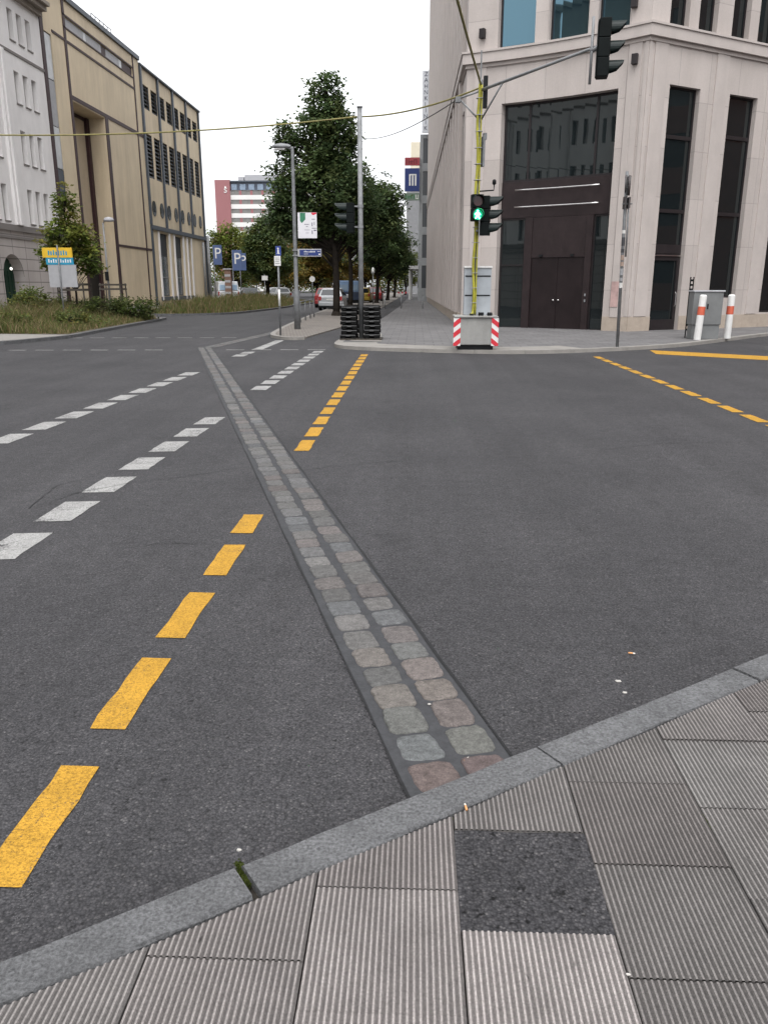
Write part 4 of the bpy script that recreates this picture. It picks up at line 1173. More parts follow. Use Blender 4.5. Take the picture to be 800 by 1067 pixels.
# ================================================================== trees
def leaf(m_, p, l, wd, tone):
    a, b = rnd(0, 6.283), rnd(-.9, .6)
    d = Vector((math.cos(a) * math.cos(b), math.sin(a) * math.cos(b), math.sin(b)))
    n = d.cross(Vector((rnd(-.6, .6), rnd(-.6, .6), 1))).normalized()
    q = [p, p + d * l * .45 + n * wd, p + d * l, p + d * l * .45 - n * wd]
    m_.poly([tuple(x) for x in q]); m_.t += [tone] * 4
def tree(name, label, x, y, height, lobes, tones, trunk_r=.14, leaf_l=.22, clear=2.4, lean=(0, 0), group=None, base=KZ, per=42, spread=.34, cat='tree'):
    """lobes: (dx, dy, z, rx, ry, rz, clusters); leaves gather in sprays at the ends of the limbs"""
    t = thing(name, label, cat, (x, y, base), group)
    tr = MB(); lf = MB(); lf.t = []
    topz = max(l[2] + l[5] * .55 for l in lobes)
    def axis(z):
        k = (z - base) / (topz - base); return Vector((x + lean[0] * k + .10 * math.sin(k * 7), y + lean[1] * k + .08 * math.cos(k * 5) - .08, z))
    pts = [axis(base - .03 + (topz - base) * k / 14) for k in range(15)]
    tr.tube([pts[0]] + pts[1:], trunk_r, 9, r1=.03)
    tr.cyl((pts[0].x, pts[0].y, base - .03), (pts[0].x, pts[0].y, base + .22), trunk_r * 1.45, trunk_r * .98, 10, caps=False)
    for (dx, dy, z, rx, ry, rz, nc) in lobes:
        c0 = Vector((x + dx, y + dy, z))
        for k in range(nc):
            while True:
                v = Vector((rnd(-1, 1), rnd(-1, 1), rnd(-1, 1)))
                if .02 < v.length < 1: break
            rad = v.length ** .45; v = v.normalized() * rad * (rnd(1.1, 1.32) if random.random() < .1 else rnd(.8, 1.06))
            c = c0 + Vector((v.x * rx, v.y * ry, v.z * rz))
            if k % 3 == 0:
                zb = max(base + clear * .8, min(topz - .4, c.z - rnd(.4, 1.3) - .25 * math.hypot(c.x - x, c.y - y))); a_ = axis(zb)
                mid = a_.lerp(c, .5) + Vector((rnd(-.15, .15), rnd(-.15, .15), rnd(.0, .25)))
                tr.tube([a_, mid, c], .045 * trunk_r / .14, 5, r1=.008)
            base_t = random.choice(tones); kk = rnd(.7, 1.3)
            sp = spread * rnd(.7, 1.25)
            drift = Vector((rnd(-1, 1), rnd(-1, 1), rnd(-.5, .3))).normalized() * sp
            for q in range(int(per * rnd(.6, 1.3))):
                tq = rnd(-1, 1)
                p = c + drift * tq * 1.2 + Vector((random.gauss(0, sp * .55), random.gauss(0, sp * .55), random.gauss(0, sp * .42)))
                g = kk * rnd(.75, 1.3)
                leaf(lf, p, leaf_l * rnd(.7, 1.25), leaf_l * .33 * rnd(.8, 1.2), tuple(ch * g for ch in base_t))
    tr.build('trunk', BAR, t, True)
    lf.build('crown', LEAF, t)
    return t
DKG = [(.085, .128, .052), (.10, .143, .056), (.074, .115, .052), (.122, .153, .06)]
MIDG = [(.105, .145, .042), (.125, .15, .045), (.095, .13, .044), (.145, .15, .045)]
YGR = [(.14, .18, .035), (.165, .185, .04), (.12, .165, .034), (.19, .18, .045)]
GOLD = [(.22, .165, .04), (.26, .17, .035), (.18, .15, .04), (.20, .12, .035)]
OLIVE = [(.12, .125, .03), (.15, .13, .035), (.10, .115, .03)]
tree('street_tree', 'tallest dark green street tree with pointed top behind the grey lamp post', -4.2, 43.5, 12, [(-.35, 0, 10.3, .8, .85, 1.5, 62), (-.25, 0, 8.7, 1.45, 1.6, 1.6, 145), (-.1, 0, 6.1, 2.2, 2.4, 1.9, 260), (-2.3, 0, 6.2, 1.0, 1.2, 1.9, 95), (-2.2, 0, 8.6, .75, .8, .75, 34), (-2.75, 0, 4.9, .6, .8, .6, 26), (.9, .3, 4.9, 1.2, 1.6, 1.2, 90), (-1.7, .2, 4.4, 1.1, 1.2, .6, 44)], DKG, .2, .22, 2.6, (-.35, 0), 'street trees in a row', per=46)
tree('street_tree', 'second dark street tree of the row with thin trunk in front of the blue van', -4.9, 61.5, 10, [(-.2, 0, 8.2, 1.9, 2, 2.3, 120), (.6, 0, 6.2, 3.0, 2.8, 2.0, 230), (2.4, 0, 7.2, 1.6, 1.8, 1.7, 110)], DKG, .2, .26, 2.8, (0, 0), 'street trees in a row', per=40, spread=.4)
tree('street_tree', 'third dark street tree of the row with its crown beside the pavement', -3.6, 76, 9.8, [(.2, 0, 7.6, 1.9, 2.2, 2.3, 150), (.4, 0, 5.0, 2.7, 2.7, 2.0, 220)], DKG, .19, .28, 2.2, (0, 0), 'street trees in a row', per=38, spread=.42)
tree('street_tree', 'fourth dark street tree of the row reaching over the pavement low down', -3.1, 91, 9, [(-.1, 0, 6.4, 1.9, 2.4, 2.6, 150), (.3, 0, 4.3, 2.4, 2.6, 1.6, 150)], DKG, .2, .3, 1.9, (0, 0), 'street trees in a row', per=36, spread=.45)
tree('street_tree', 'fifth street tree of the row, small in the gap before the grey facades', -2.9, 112, 9, [(.4, 0, 5.2, 2.3, 2.6, 3.0, 150)], MIDG, .2, .34, 1.8, (0, 0), 'street trees in a row', per=32, spread=.5)
tree('street_tree', 'yellow green tree farthest down the row at the end of the pavement', -1.9, 150, 9, [(1.0, 0, 4.4, 2.6, 3, 2.8, 110)], YGR, .2, .4, 1.5, (0, 0), 'street trees in a row', per=30, spread=.6)
tree('street_tree', 'yellowing autumn tree seen behind the blue van and tall pole', -7.5, 122, 9, [(0, 0, 5.2, 4.0, 3, 3.0, 240)], GOLD, .2, .36, 1.8, (0, 0), None, per=32, spread=.55)
tree('street_tree', 'golden brown tree behind the street name sign', -14.2, 118, 10, [(.5, 0, 6.0, 4.4, 3.5, 2.9, 330), (-1, 0, 3.6, 4.2, 2.5, 1.8, 180)], GOLD + OLIVE, .2, .36, 1.8, (0, 0), None, per=34, spread=.55)
tree('street_tree', 'tall olive brown tree between the slim sign post and the lamp post', -18.5, 128, 9, [(1.5, 0, 6.0, 4.2, 3, 3.4, 300)], OLIVE + GOLD, .2, .38, 1.8, (0, 0), None, per=32, spread=.55)
tree('street_tree', 'large bushy green tree with pointed crown in front of the red and white tower', -14.8, 82, 9.5, [(.1, 0, 7.3, .8, 1.0, 1.1, 40), (0, 0, 5.6, 2.0, 2.2, 1.5, 170), (.2, 0, 3.9, 2.9, 2.8, 1.6, 230)], MIDG + DKG, .22, .27, 1.9, (0, 0), None, per=40, spread=.42)
tree('street_tree', 'bright yellow green tree behind the parking signs', -23.2, 104, 8.6, [(.0, 0, 5.8, 2.9, 2.5, 3.0, 230), (2.8, 0, 4.6, 1.8, 2, 2.9, 130)], YGR, .2, .34, 1.6, (0, 0), None, per=36, spread=.5)
tree('street_tree', 'low olive brown hedge like tree behind the slim sign post', -16.5, 100, 5, [(0, 0, 2.9, 3.4, 1.6, 1.7, 150)], OLIVE + GOLD, .15, .3, .6, (0, 0), None, per=36, spread=.45)
tree('street_tree', 'low dark tree across the end of the road behind the silver car', -12.2, 138, 6, [(0, 0, 3.0, 4.4, 2, 2.2, 150)], DKG + GOLD + GOLD, .15, .36, .6, (0, 0), None, per=32, spread=.55)
tree('young_tree', 'young yellow green tree tied to wooden stakes before the white building', -15.9, 38, 6, [(.0, 0, 5.0, .42, .42, 1.0, 26), (0, 0, 3.7, 1.0, 1.0, .85, 90), (-.8, 0, 2.9, .6, .7, .55, 28), (.75, 0, 2.7, .55, .7, .6, 34)], YGR + YGR + MIDG, .055, .20, 1.6, (0, 0), None, per=30, spread=.22)
tree('shrub', 'loose green shrub growing at the corner of the grass verge', -12.9, 37.2, 1.2, [(0, 0, .55, 1.1, 1.5, .5, 80), (-1.5, .3, .6, .9, 1.2, .45, 60), (-3.2, .5, .55, 1.0, 1.2, .45, 60)], [(.05, .075, .02), (.075, .095, .025), (.06, .07, .025)], .02, .13, .1, (0, 0), None, per=36, spread=.2, cat='shrub')
tree('shrub', 'straggly green shrub at the left edge beside the stone arch', -16.6, 35, 1.6, [(0, 0, .8, .9, 1.0, .7, 60), (-.9, 2., .8, .8, .8, .6, 50)], OLIVE + MIDG, .02, .14, .1, (0, 0), None, per=30, spread=.25, cat='shrub')

lf = MB(); lf.t = []
for k in range(520):     # woods that close the view at the end of the road
    x = rnd(-75, -3); y = 205 + rnd(-6, 14); hh = 6.5 + 2.5 * math.sin(x * .31) + 1.5 * math.sin(x * .9 + 1)
    z = .5 + (hh - .5) * random.random() ** .8; tn = random.choice(DKG + MIDG + OLIVE + GOLD[:1])
    for q in range(26): leaf(lf, Vector((x + random.gauss(0, .9), y + random.gauss(0, .9), max(.1, z + random.gauss(0, .7)))), .75, .25, tuple(c * rnd(.7, 1.25) for c in tn))
o = lf.build('treeline', LEAF); o['kind'] = 'stuff'; o['label'] = 'far belt of mixed green and golden trees closing the road'

# tall unmown grass on the two verges
def inside(poly, x, y):
    c = False
    for i in range(len(poly)):
        (x1, y1), (x2, y2) = poly[i], poly[i - 1]
        if (y1 > y) != (y2 > y) and x < (x2 - x1) * (y - y1) / (y2 - y1) + x1: c = not c
    return c
def grass(poly, n, z, h0, h1, wd, tones, edge, name='grass'):
    m_ = MB(); m_.t = []
    xs = [p[0] for p in poly]; ys = [p[1] for p in poly]; k = 0
    while k < n:
        x, y = rnd(min(xs), max(xs)), rnd(min(ys), max(ys))
        if not inside(poly, x, y): continue
        k += 1
        dens = .5 + .5 * math.sin(x * 1.7 + math.sin(y * .9) * 2) * math.cos(y * .8 + x * .4)
        hh = (h0 + (h1 - h0) * random.random() ** 1.6) * (.55 + .75 * dens) * min(1., .22 + .26 * max(0, edge(x, y))); a = rnd(0, 6.28); ln = hh * rnd(.1, .7); b = a + rnd(-.6, .6)
        c, s_ = math.cos(a) * wd, math.sin(a) * wd
        q1 = (x + math.cos(b) * ln * .35, y + math.sin(b) * ln * .35, z + hh * .65); q2 = (x + math.cos(b) * ln, y + math.sin(b) * ln, z + hh)
        g = rnd(.65, 1.25); tn = tuple(ch * g for ch in random.choice(tones))
        i = len(m_.v)
        m_.v += [(x - c, y - s_, z), (x + c, y + s_, z), (q1[0] + c * .8, q1[1] + s_ * .8, q1[2]), (q1[0] - c * .8, q1[1] - s_ * .8, q1[2]), q2]
        m_.f += [(i, i + 1, i + 2, i + 3), (i + 3, i + 2, i + 4)]; m_.m += [0, 0]; m_.t += [tn] * 5
    o = m_.build(name, BLADE); o['kind'] = 'stuff'; o['label'] = 'tall unmown grass and weeds on the kerbed verge'; return o
GT = [(.09, .13, .035), (.12, .14, .045), (.20, .165, .08), (.26, .21, .12), (.085, .105, .03), (.16, .11, .055), (.12, .12, .04), (.18, .15, .075)]
grass([(-11.32, 26.1), (-11.5, 28), (-12., 34), (-12.45, 39.1), (-13, 40.), (-16.5, 40.8), (-18.5, 34), (-18.5, 27.5), (-14, 26.3)], 32000, KZ, .12, .95, .012, GT, lambda x, y: -11.4 - .075 * (y - 26) - x)
grass([(-15.5, 46), (-13.2, 45.7), (-11.15, 47.8), (-10.45, 53), (-10.1, 60), (-9.95, 80), (-15, 80), (-16, 60)], 26000, KZ, .15, 1.0, .017, GT, lambda x, y: -10. - x if y > 52 else min(-10.4 - x, y - 45.6))

for (px_, py_, hh_, lab) in ((-12.9, 30.5, .8, 'low weedy green bush in the middle of the grass verge'), (-14.6, 28.6, .9, 'low straggly bush at the left of the grass verge'), (-13.6, 52, .9, 'low weedy bush on the far verge beside the tan building')):
    tree('shrub', lab, px_, py_, hh_, [(0, 0, .38, .7, .8, .3, 34), (.5, .4, .3, .5, .5, .25, 18)], OLIVE + MIDG, .012, .12, .05, (0, 0), None, per=26, spread=.16, cat='shrub')

# ================================================================== street furniture
def polez(t, x, y, z0, z1, r0, r1, mat=STEEL, name='pole'):
    m_ = MB(); m_.cyl((x, y, z0), (x, y, z1), r0, r1, 14); return m_.build(name, mat, t, True)
# grey lamp post with street signs
LX, LY = -4.28, 29.6
t = thing('street_lamp', 'tall grey street lamp by the cycle path carrying a poster and the street name sign', 'street lamp', (LX, LY, KZ))
m_ = MB(); m_.lathe(LX, LY, [(.115, KZ), (.115, 1.35), (.10, 1.42), (.075, 1.5), (.07, 3.), (.055, 6.15), (.05, 6.2)], 14); m_.build('pole', STEEL_D, t, True)
m_ = MB(); m_.tube([(LX, LY, 6.12), (LX - .2, LY, 6.2)], .045, 8); m_.build('arm', STEEL_D, t, True)
m_ = MB()
prof = [(-.05, .06, .05), (-.15, .13, .09), (-.40, .17, .12), (-.62, .13, .08), (-.72, .05, .03)]
i0 = 0; n = 14
for dx, wy, hz in prof:
    for k in range(n):
        a = 2 * math.pi * k / n; zz = math.sin(a) * hz
        if zz < 0: zz *= .55
        m_.v.append((LX + dx, LY + math.cos(a) * wy, 6.2 + zz))
for q in range(len(prof) - 1):
    for k in range(n):
        j = (k + 1) % n; o = q * n; m_.f.append((o + k, o + j, o + n + j, o + n + k)); m_.m.append(0)
m_.f += [tuple(range(n)), tuple((len(prof) - 1) * n + k for k in range(n))]; m_.m += [0, 0]
hd = m_.build('lamp_head', STEEL, t, True)
m_ = MB(); m_.box(LX - .6, LY - .09, 6.10, LX - .25, LY + .09, 6.15); m_.build('lens', WHITE, hd, bevel=.01)
s = thing('poster', 'white poster with green and red corners hung on the street lamp', 'poster', (LX + .45, LY - .08, 3.2))
q = MB(); q.box(LX + .13, LY - .10, 3.22, LX + .80, LY - .08, 4.07); q.build('board', M('poster_white', (.66, .65, .67), .6, .06, 4), s)
q = MB(); q.prism([(0, 0)] * 0 or [(LX + .22, LY), (LX + .40, LY), (LX + .40, LY), (LX + .22, LY)], 0, 0) if False else None
q.poly([(LX + .21, LY - .102, 4.06), (LX + .21, LY - .102, 3.80), (LX + .27, LY - .102, 3.72), (LX + .40, LY - .102, 3.84), (LX + .40, LY - .102, 4.06)]); q.build('green_corner', M('poster_green', (.03, .17, .09), .6), s)
q = MB(); q.poly([(LX + .60, LY - .102, 4.065), (LX + .66, LY - .102, 3.98), (LX + .79, LY - .102, 4.02), (LX + .79, LY - .102, 4.065)]); q.build('red_corner', M('poster_red', (.55, .03, .06), .6), s)
q = MB()
for (a, b, c, d) in ((.62, 3.86, .74, 3.84), (.62, 3.74, .65, 3.62), (.70, 3.76, .72, 3.66), (.62, 3.56, .77, 3.54), (.62, 3.48, .65, 3.36), (.69, 3.5, .77, 3.46), (.36, 3.69, .52, 3.67), (.42, 3.62, .48, 3.6), (.36, 3.5, .56, 3.49), (.4, 3.4, .52, 3.39)):
    q.quad((LX + a, LY - .103, b), (LX + c, LY - .103, b), (LX + c, LY - .103, d), (LX + a, LY - .103, d))
q.build('lettering', M('poster_ink', (.12, .11, .16), .7), s)
s = thing('street_name_sign', 'blue street name sign with white frame on the street lamp', 'street sign', (LX + .5, LY - .08, 2.6))
q = MB(); q.box(LX + .10, LY - .11, 2.60, LX + .94, LY - .07, 2.86); q.build('frame', GREYPANEL, s, bevel=.008)
q = MB(); q.box(LX + .17, LY - .115, 2.635, LX + .92, LY - .108, 2.83); q.build('plate', NAVY, s)
q = MB()
for k in range(9): q.box(LX + .33 + .045 * k, LY - .118, 2.745, LX + .355 + .045 * k, LY - .114, 2.745 + rnd(.03, .055))
for k in range(5): q.box(LX + .33 + .03 * k, LY - .118, 2.68, LX + .347 + .03 * k, LY - .114, 2.70)
q.box(LX + .80, LY - .118, 2.77, LX + .90, LY - .114, 2.785); q.box(LX + .84, LY - .118, 2.66, LX + .90, LY - .114, 2.70)
q.build('lettering', WHITE, s)
q = MB(); q.box(LX - .09, LY - .1, 2.62, LX + .10, LY + .1, 2.66); q.box(LX - .09, LY - .1, 2.8, LX + .10, LY + .1, 2.84); q.build('bracket', STEEL, s)
# sign post with blue and white plates
SX, SY = -4.26, 25.7
t = thing('sign_post', 'slim grey sign post with small blue and white plates at the cobbled corner', 'sign post', (SX, SY, KZ))
polez(t, SX, SY, KZ, 2.76, .032, .032, STEEL_D)
m_ = MB(); m_.cyl((SX, SY, 1.0), (SX, SY, 1.5), .036, n=12); m_.build('sticker', WHITE, t, True)
m_ = MB(); m_.box(SX - .06, SY - .055, 2.50, SX + .11, SY - .035, 2.78); p_ = m_.build('blue_plate', BLUE, t, bevel=.004)
m_ = MB(); m_.cyl((SX + .02, SY - .058, 2.71), (SX + .02, SY - .054, 2.71), .025, n=10); m_.box(SX, SY - .058, 2.58, SX + .045, SY - .056, 2.68); m_.box(SX - .02, SY - .058, 2.555, SX + .07, SY - .056, 2.575); m_.build('pictogram', WHITE, p_)
m_ = MB(); m_.box(SX - .11, SY - .055, 2.20, SX + .09, SY - .035, 2.49); p_ = m_.build('white_plate', WHITE, t, bevel=.004)
m_ = MB()
for k in range(4): m_.box(SX - .08, SY - .058, 2.26 + .055 * k, SX + .06 - .02 * (k % 2), SY - .056, 2.272 + .055 * k)
m_.build('lettering', BLACK, p_)
# kerbside railing behind the lamp
t = thing('railing', 'low grey railing along the kerb behind the street lamp', 'railing', (-4.9, 36, KZ))
rp = [(-4.95 - .0 * k, 32.0 + 1.75 * k) for k in range(6)]
rp = [(-4.85, 33.2), (-4.92, 35.0), (-5.0, 37.2), (-5.06, 39.4), (-5.1, 41.2)]
for x, y in rp: polez(t, x, y, KZ, .98, .03, .03, STEEL_D, 'post')
m_ = MB(); m_.tube([(-4.72, 31.6, .9)] + [(x, y, .95) for x, y in rp], .022, 8); m_.build('rail', STEEL_D, t, True)
# bollards around the second tree
bol = thing('bollard', 'thin pale post standing left of the black stack by the tree bed', 'bollard', (-2.95, 33.5, .05), 'thin posts along the pavement')
polez(bol, -2.95, 33.5, .04, .92, .03, .03, STEEL, 'post'); m_ = MB(); m_.lathe(-2.95, 33.5, [(.03, .92), (.04, .935), (.04, .97), (.01, .985)], 12); m_.build('cap', STEEL, bol, True)
for x, y, lab in ((-2.6, 66, 'thin grey post beside the third tree trunk'), (-2.15, 58, 'thin dark post at the edge of the cycle path before the third tree'), (-.98, 57, 'slim dark post left on the pavement beyond the rubber bases'), (.5, 57, 'slim dark post close to the stone facade down the pavement')):
    c = copy_tree(bol); c.location = (x, y, .05 if x < -1.2 else KZ); c['label'] = lab

# black rubber bases stacked left and right of the tall pole
TPX, TPY = -1.585, 24.0
t = thing('traffic_pole', 'tall grey steel pole with side facing traffic light between the black stacks', 'pole', (TPX, TPY, KZ))
polez(t, TPX, TPY, KZ, 6.3, .075, .065, STEEL)
m_ = MB(); m_.cyl((TPX, TPY, 6.3), (TPX, TPY, 6.34), .08, n=14); m_.build('cap', STEEL, t, True)
for z in (3.75, 3.2):
    m_ = MB(); m_.box(TPX - .2, TPY - .02, z, TPX, TPY + .02, z + .04); m_.cyl((TPX, TPY, z - .02), (TPX, TPY, z + .06), .085, n=14); m_.build('clamp', STEEL, t)
def signal(parent, cx, cy, zb, n, ang, hw=.30, pitch=.30, dep=.22, vis=.26, lit=None, tdisc=.12, back=False):
    """signal head of n lenses facing direction ang (about z, 0 = +x); housing, visors, lenses"""
    c, s_ = math.cos(ang), math.sin(ang)
    def W(u, v, z): return (cx + u * c - v * s_, cy + u * s_ + v * c, z)
    def bx(m2, u0, u1, v0, v1, z0, z1): m2.hexa([W(u0, v0, z0), W(u1, v0, z0), W(u1, v1, z0), W(u0, v1, z0), W(u0, v0, z1), W(u1, v0, z1), W(u1, v1, z1), W(u0, v1, z1)])
    m2 = MB()
    for k in range(n): bx(m2, -dep / 2, dep / 2, -hw / 2, hw / 2, zb + k * pitch + .004, zb + (k + 1) * pitch - .004)
    bx(m2, -dep / 2 - .02, -dep / 2 + .001, -hw / 2 + .03, hw / 2 - .03, zb + .02, zb + n * pitch - .02)
    hd = m2.build('signal_head', SIGGREEN, parent, bevel=.018)
    for k in range(n):
        zc = zb + (k + .5) * pitch
        m2 = MB(); q = 14; r = tdisc + .012
        for j in range(q):      # tunnel visor, open below, longer on top
            a0, a1 = -.55 + (math.pi + 1.1) * j / q, -.55 + (math.pi + 1.1) * (j + 1) / q
            def ln(a): return dep / 2 + .05 + (vis - .05) * min(1, max(0, .62 + .55 * math.sin(a))) if math.sin(a) > -.33 else dep / 2 + .05
            for rr_ in (r, r - .008):
                m2.quad(W(dep / 2 - .01, math.cos(a0) * rr_, zc + math.sin(a0) * rr_), W(dep / 2 - .01, math.cos(a1) * rr_, zc + math.sin(a1) * rr_), W(ln(a1), math.cos(a1) * rr_, zc + math.sin(a1) * rr_), W(ln(a0), math.cos(a0) * rr_, zc + math.sin(a0) * rr_))
            m2.quad(W(ln(a0), math.cos(a0) * r, zc + math.sin(a0) * r), W(ln(a1), math.cos(a1) * r, zc + math.sin(a1) * r), W(ln(a1), math.cos(a1) * (r - .008), zc + math.sin(a1) * (r - .008)), W(ln(a0), math.cos(a0) * (r - .008), zc + math.sin(a0) * (r - .008)))
        m2.build('visor', VIS, hd, True)
        m2 = MB(); m2.cyl(W(dep / 2 - .01, 0, zc), W(dep / 2 + .012, 0, zc), tdisc, tdisc * .97, 20)
        m2.build('lens', GREENGLOW if lit == k else (LENS_R, LENS_G, LENS_Y)[0 if k == n - 1 else (1 if k == 0 else 2)], hd)
    if lit is not None:
        zc = zb + (lit + .5) * pitch; u = dep / 2 + .014
        P2 = lambda v, z: W(u, v, zc + z)
        m2 = MB(); k_ = tdisc / .12
        ringp = [(.022 * math.cos(a * .628) * k_, (.075 + .022 * math.sin(a * .628)) * k_) for a in range(10)]
        m2.poly([P2(*p) for p in ringp])
        m2.poly([P2(v * k_, z * k_) for v, z in ((-.028, .045), (.03, .045), (.025, -.015), (-.022, -.015))])
        m2.poly([P2(v * k_, z * k_) for v, z in ((-.024, -.013), (.002, -.013), (-.03, -.095), (-.06, -.09))])
        m2.poly([P2(v * k_, z * k_) for v, z in ((-.002, -.0131), (.025, -.013), (.06, -.09), (.032, -.1))])
        m2.poly([P2(v * k_, z * k_) for v, z in ((-.028, .044), (-.028, .02), (-.065, -.015), (-.07, .005))])
        m2.poly([P2(v * k_, z * k_) for v, z in ((.03, .044), (.07, -.0), (.062, -.018), (.029, .018))])
        m2.build('lit_walking_figure', GREENLIT, hd)
    return hd
VIS = dull(M('dark_green_visor', (.004, .010, .009), .5, .2, 6), .3)
LENS_R = M('unlit_red_lens', (.05, .008, .008), .2, .1, 5); LENS_G = M('unlit_green_lens', (.006, .04, .025), .2, .1, 5); LENS_Y = M('unlit_amber_lens', (.06, .035, .006), .2, .1, 5)
GREENLIT = M('lit_green_figure', (.10, 1., .45), .4, 0, emis=22.); GREENGLOW = M('lit_green_lens', (.01, .55, .26), .4, 0, emis=.5)
signal(t, TPX - .29, TPY, 3.05, 3, math.pi, .28, .27, .2, .34)

RB = None
def rubber_base(label):
    r = thing('rubber_base', label, 'rubber base', (0, 0, 0), 'black rubber bases stacked round the tall pole')
    m_ = MB()
    m_.obox(0, 0, .055, .105, .47, .80, 0, 0, .97)
    m_.obox(0, 0, .105, .128, .44, .76, 0, 0, .9)
    for y in (-.31, .31):
        for x in (-.16, .16): m_.obox(x, y, 0, .056, .15, .17)
    m_.obox(0, 0, .01, .056, .30, .40)
    m_.build('body', RUBBER, r, bevel=.008)
    m_ = MB()
    for x in (-.15, .15): m_.obox(x, -.372, .066, .094, .07, .035)
    m_.obox(0, -.392, .092, .106, .43, .018); m_.obox(0, -.386, .07, .085, .12, .02)  # front upper lip strip, coloured paler than the body
    m_.build('grip', M('pale_rubber', (.13, .13, .13), .8, .3, 20), r)
    return r
ordn = ['bottom', 'second from the ground', 'third from the ground', 'middle', 'third from the top', 'second from the top', 'topmost']
first = None
for side, nm in ((-1, 'left'), (1, 'right')):
    for k in range(7):
        lab = ('%s black rubber base in the %s stack beside the tall pole' % (ordn[k], nm)) if k in (0, 3, 6) else ('black rubber base, %s, in the %s stack beside the tall pole' % (ordn[k], nm))
        if first is None: o = first = rubber_base(lab)
        else: o = copy_tree(first); o['label'] = lab
        o.location = (TPX + side * .335 + rnd(-.015, .015), TPY - .05 + rnd(-.02, .02), KZ + .04 + .131 * k + (.012 if side > 0 else 0)); o.rotation_euler = (0, 0, rnd(-.025, .025))
t = thing('pallet', 'flat wooden board under the stacked black rubber bases', 'pallet', (TPX, TPY, KZ))
m_ = MB()
for y in (-.42, -.14, .14, .42): m_.box(TPX - .6, TPY - .05 + y - .05, KZ + .006, TPX + .62, TPY - .05 + y + .05, KZ + .028)
m_.build('plank', WOODST, t)
m_ = MB(); m_.box(TPX - .6, TPY - .5, KZ + .0285, TPX - .09, TPY + .42, KZ + .04); m_.box(TPX + .09, TPY - .5, KZ + .0285, TPX + .62, TPY + .42, KZ + .04); m_.build('board', WOODST, t)

# temporary traffic light: concrete ballast block, mast, long arm
BX, BY = 1.475, 20.45
t = thing('ballast_block', 'concrete ballast block with red and white striped corners carrying the yellow wrapped mast', 'concrete block', (BX, BY, KZ))
m_ = MB(); m_.box(BX - .475, BY - .5, KZ + .12, BX + .475, BY + .5, .86); m_.build('block', CONC, t, bevel=.02)
m_ = MB(); m_.box(BX - .53, BY - .55, .862, BX + .53, BY + .55, .90); m_.build('rim', CONC, t, bevel=.01)
m_ = MB()
for y in (-.3, .3): m_.box(BX - .43, BY + y - .12, KZ, BX + .43, BY + y + .12, KZ + .118)
m_.build('skid', BLACK, t)
for sx in (-1, 1):
    x0 = BX + sx * .475; xa, xb = (x0 - .07, x0 + .10) if sx < 0 else (x0 - .10, x0 + .07)
    m_ = MB(); m_.box(xa, BY - .53, KZ + .10, xb, BY - .505, .858); bd = m_.build('warning_board', WHITE, t)
    m_ = MB(); y = BY - .533; w_ = xb - xa
    for k in range(-1, 4):
        za = KZ + .04 + .245 * k; sl = .13 * -sx
        pts = [(xa, za if sl > 0 else za - sl), (xb, za + sl if sl > 0 else za), (xb, (za + sl if sl > 0 else za) + .125), (xa, (za if sl > 0 else za - sl) + .125)]
        pts = clip(pts, lambda x, z: KZ + .10 - z); pts = clip(pts, lambda x, z: z - .858) if len(pts) > 2 else pts
        if len(pts) > 2: m_.poly([(x, y, z) for x, z in pts])
    m_.build('red_stripe', RED, bd)
t = thing('traffic_light', 'temporary traffic light mast wrapped in yellow cable with long arm and green walking signal', 'traffic light', (1.42, 20.35, .9))
MX, MY = 1.44, 20.35
polez(t, MX, MY, .90, 6.15, .055, .05, STEEL, 'mast')
m_ = MB(); m_.cyl((MX, MY, 6.1), (MX, MY, 6.75), .018, n=8); m_.build('spike', STEEL, t)
m_ = MB(); m_.box(MX + .06, MY - .09, 5.55, MX + .16, MY + .03, 6.22); m_.build('junction_box', BLACK, t, bevel=.01)
pth = []
for k in range(60):
    z = .95 + (6.05 - .95) * k / 59; pth.append((MX - .035 + .018 * math.sin(k * .35), MY - .07 + .01 * math.cos(k * .5), z))
m_ = MB(); m_.tube([(MX - .09, MY - .12, .91), (MX - .07, MY - .09, .93)] + pth, .034, 8); m_.tube([(MX + .03, MY - .075, .93 + .17 * k) for k in range(31)], .018, 6); m_.build('yellow_sleeve', YEL, t, True)
for k in range(14):
    m_ = MB(); m_.cyl((MX - .01, MY - .03, 1.2 + .35 * k), (MX - .01, MY - .03, 1.212 + .35 * k), .088, n=14); m_.build('cable_tie', GREYPANEL, t)
AE = (3.32, 17.25, 5.98); AS = (MX, MY, 5.93)
m_ = MB(); m_.cyl(AS, AE, .035, .028, 10); m_.build('arm', STEEL, t, True)
dv = (Vector(AE) - Vector(AS)).normalized()
m_ = MB(); m_.cyl((MX, MY, 5.25), tuple(Vector(AS) + dv * .85), .02, n=8); m_.cyl((MX, MY, 5.3), (MX - .45, MY + .2, 5.78), .02, n=8); m_.cyl((MX, MY, 5.92), (MX - .5, MY + .22, 5.80), .022, n=8); m_.build('brace', STEEL, t, True)
m_ = MB(); m_.box(MX - .56, MY + .15, 5.72, MX - .44, MY + .28, 5.84); m_.build('clamp', STEEL_D, t)
m_ = MB(); m_.cyl((AE[0], AE[1], 5.36), (AE[0], AE[1], 6.52), .028, n=10); m_.cyl((AE[0] - .02, AE[1] + .02, 5.93), (AE[0] + .14, AE[1] - .02, 6.02), .045, n=10); m_.build('hanger', STEEL, t, True)
signal(t, AE[0] + .22, AE[1] - .03, 5.46, 3, R(-8), .30, .335, .22, .28)
signal(t, MX + .18, MY - .14, 2.76, 3, R(-12), .30, .295, .24, .30)
signal(t, MX - .02, MY - .25, 3.07, 2, R(-82), .27, .30, .20, .16, lit=0)
m_ = MB()
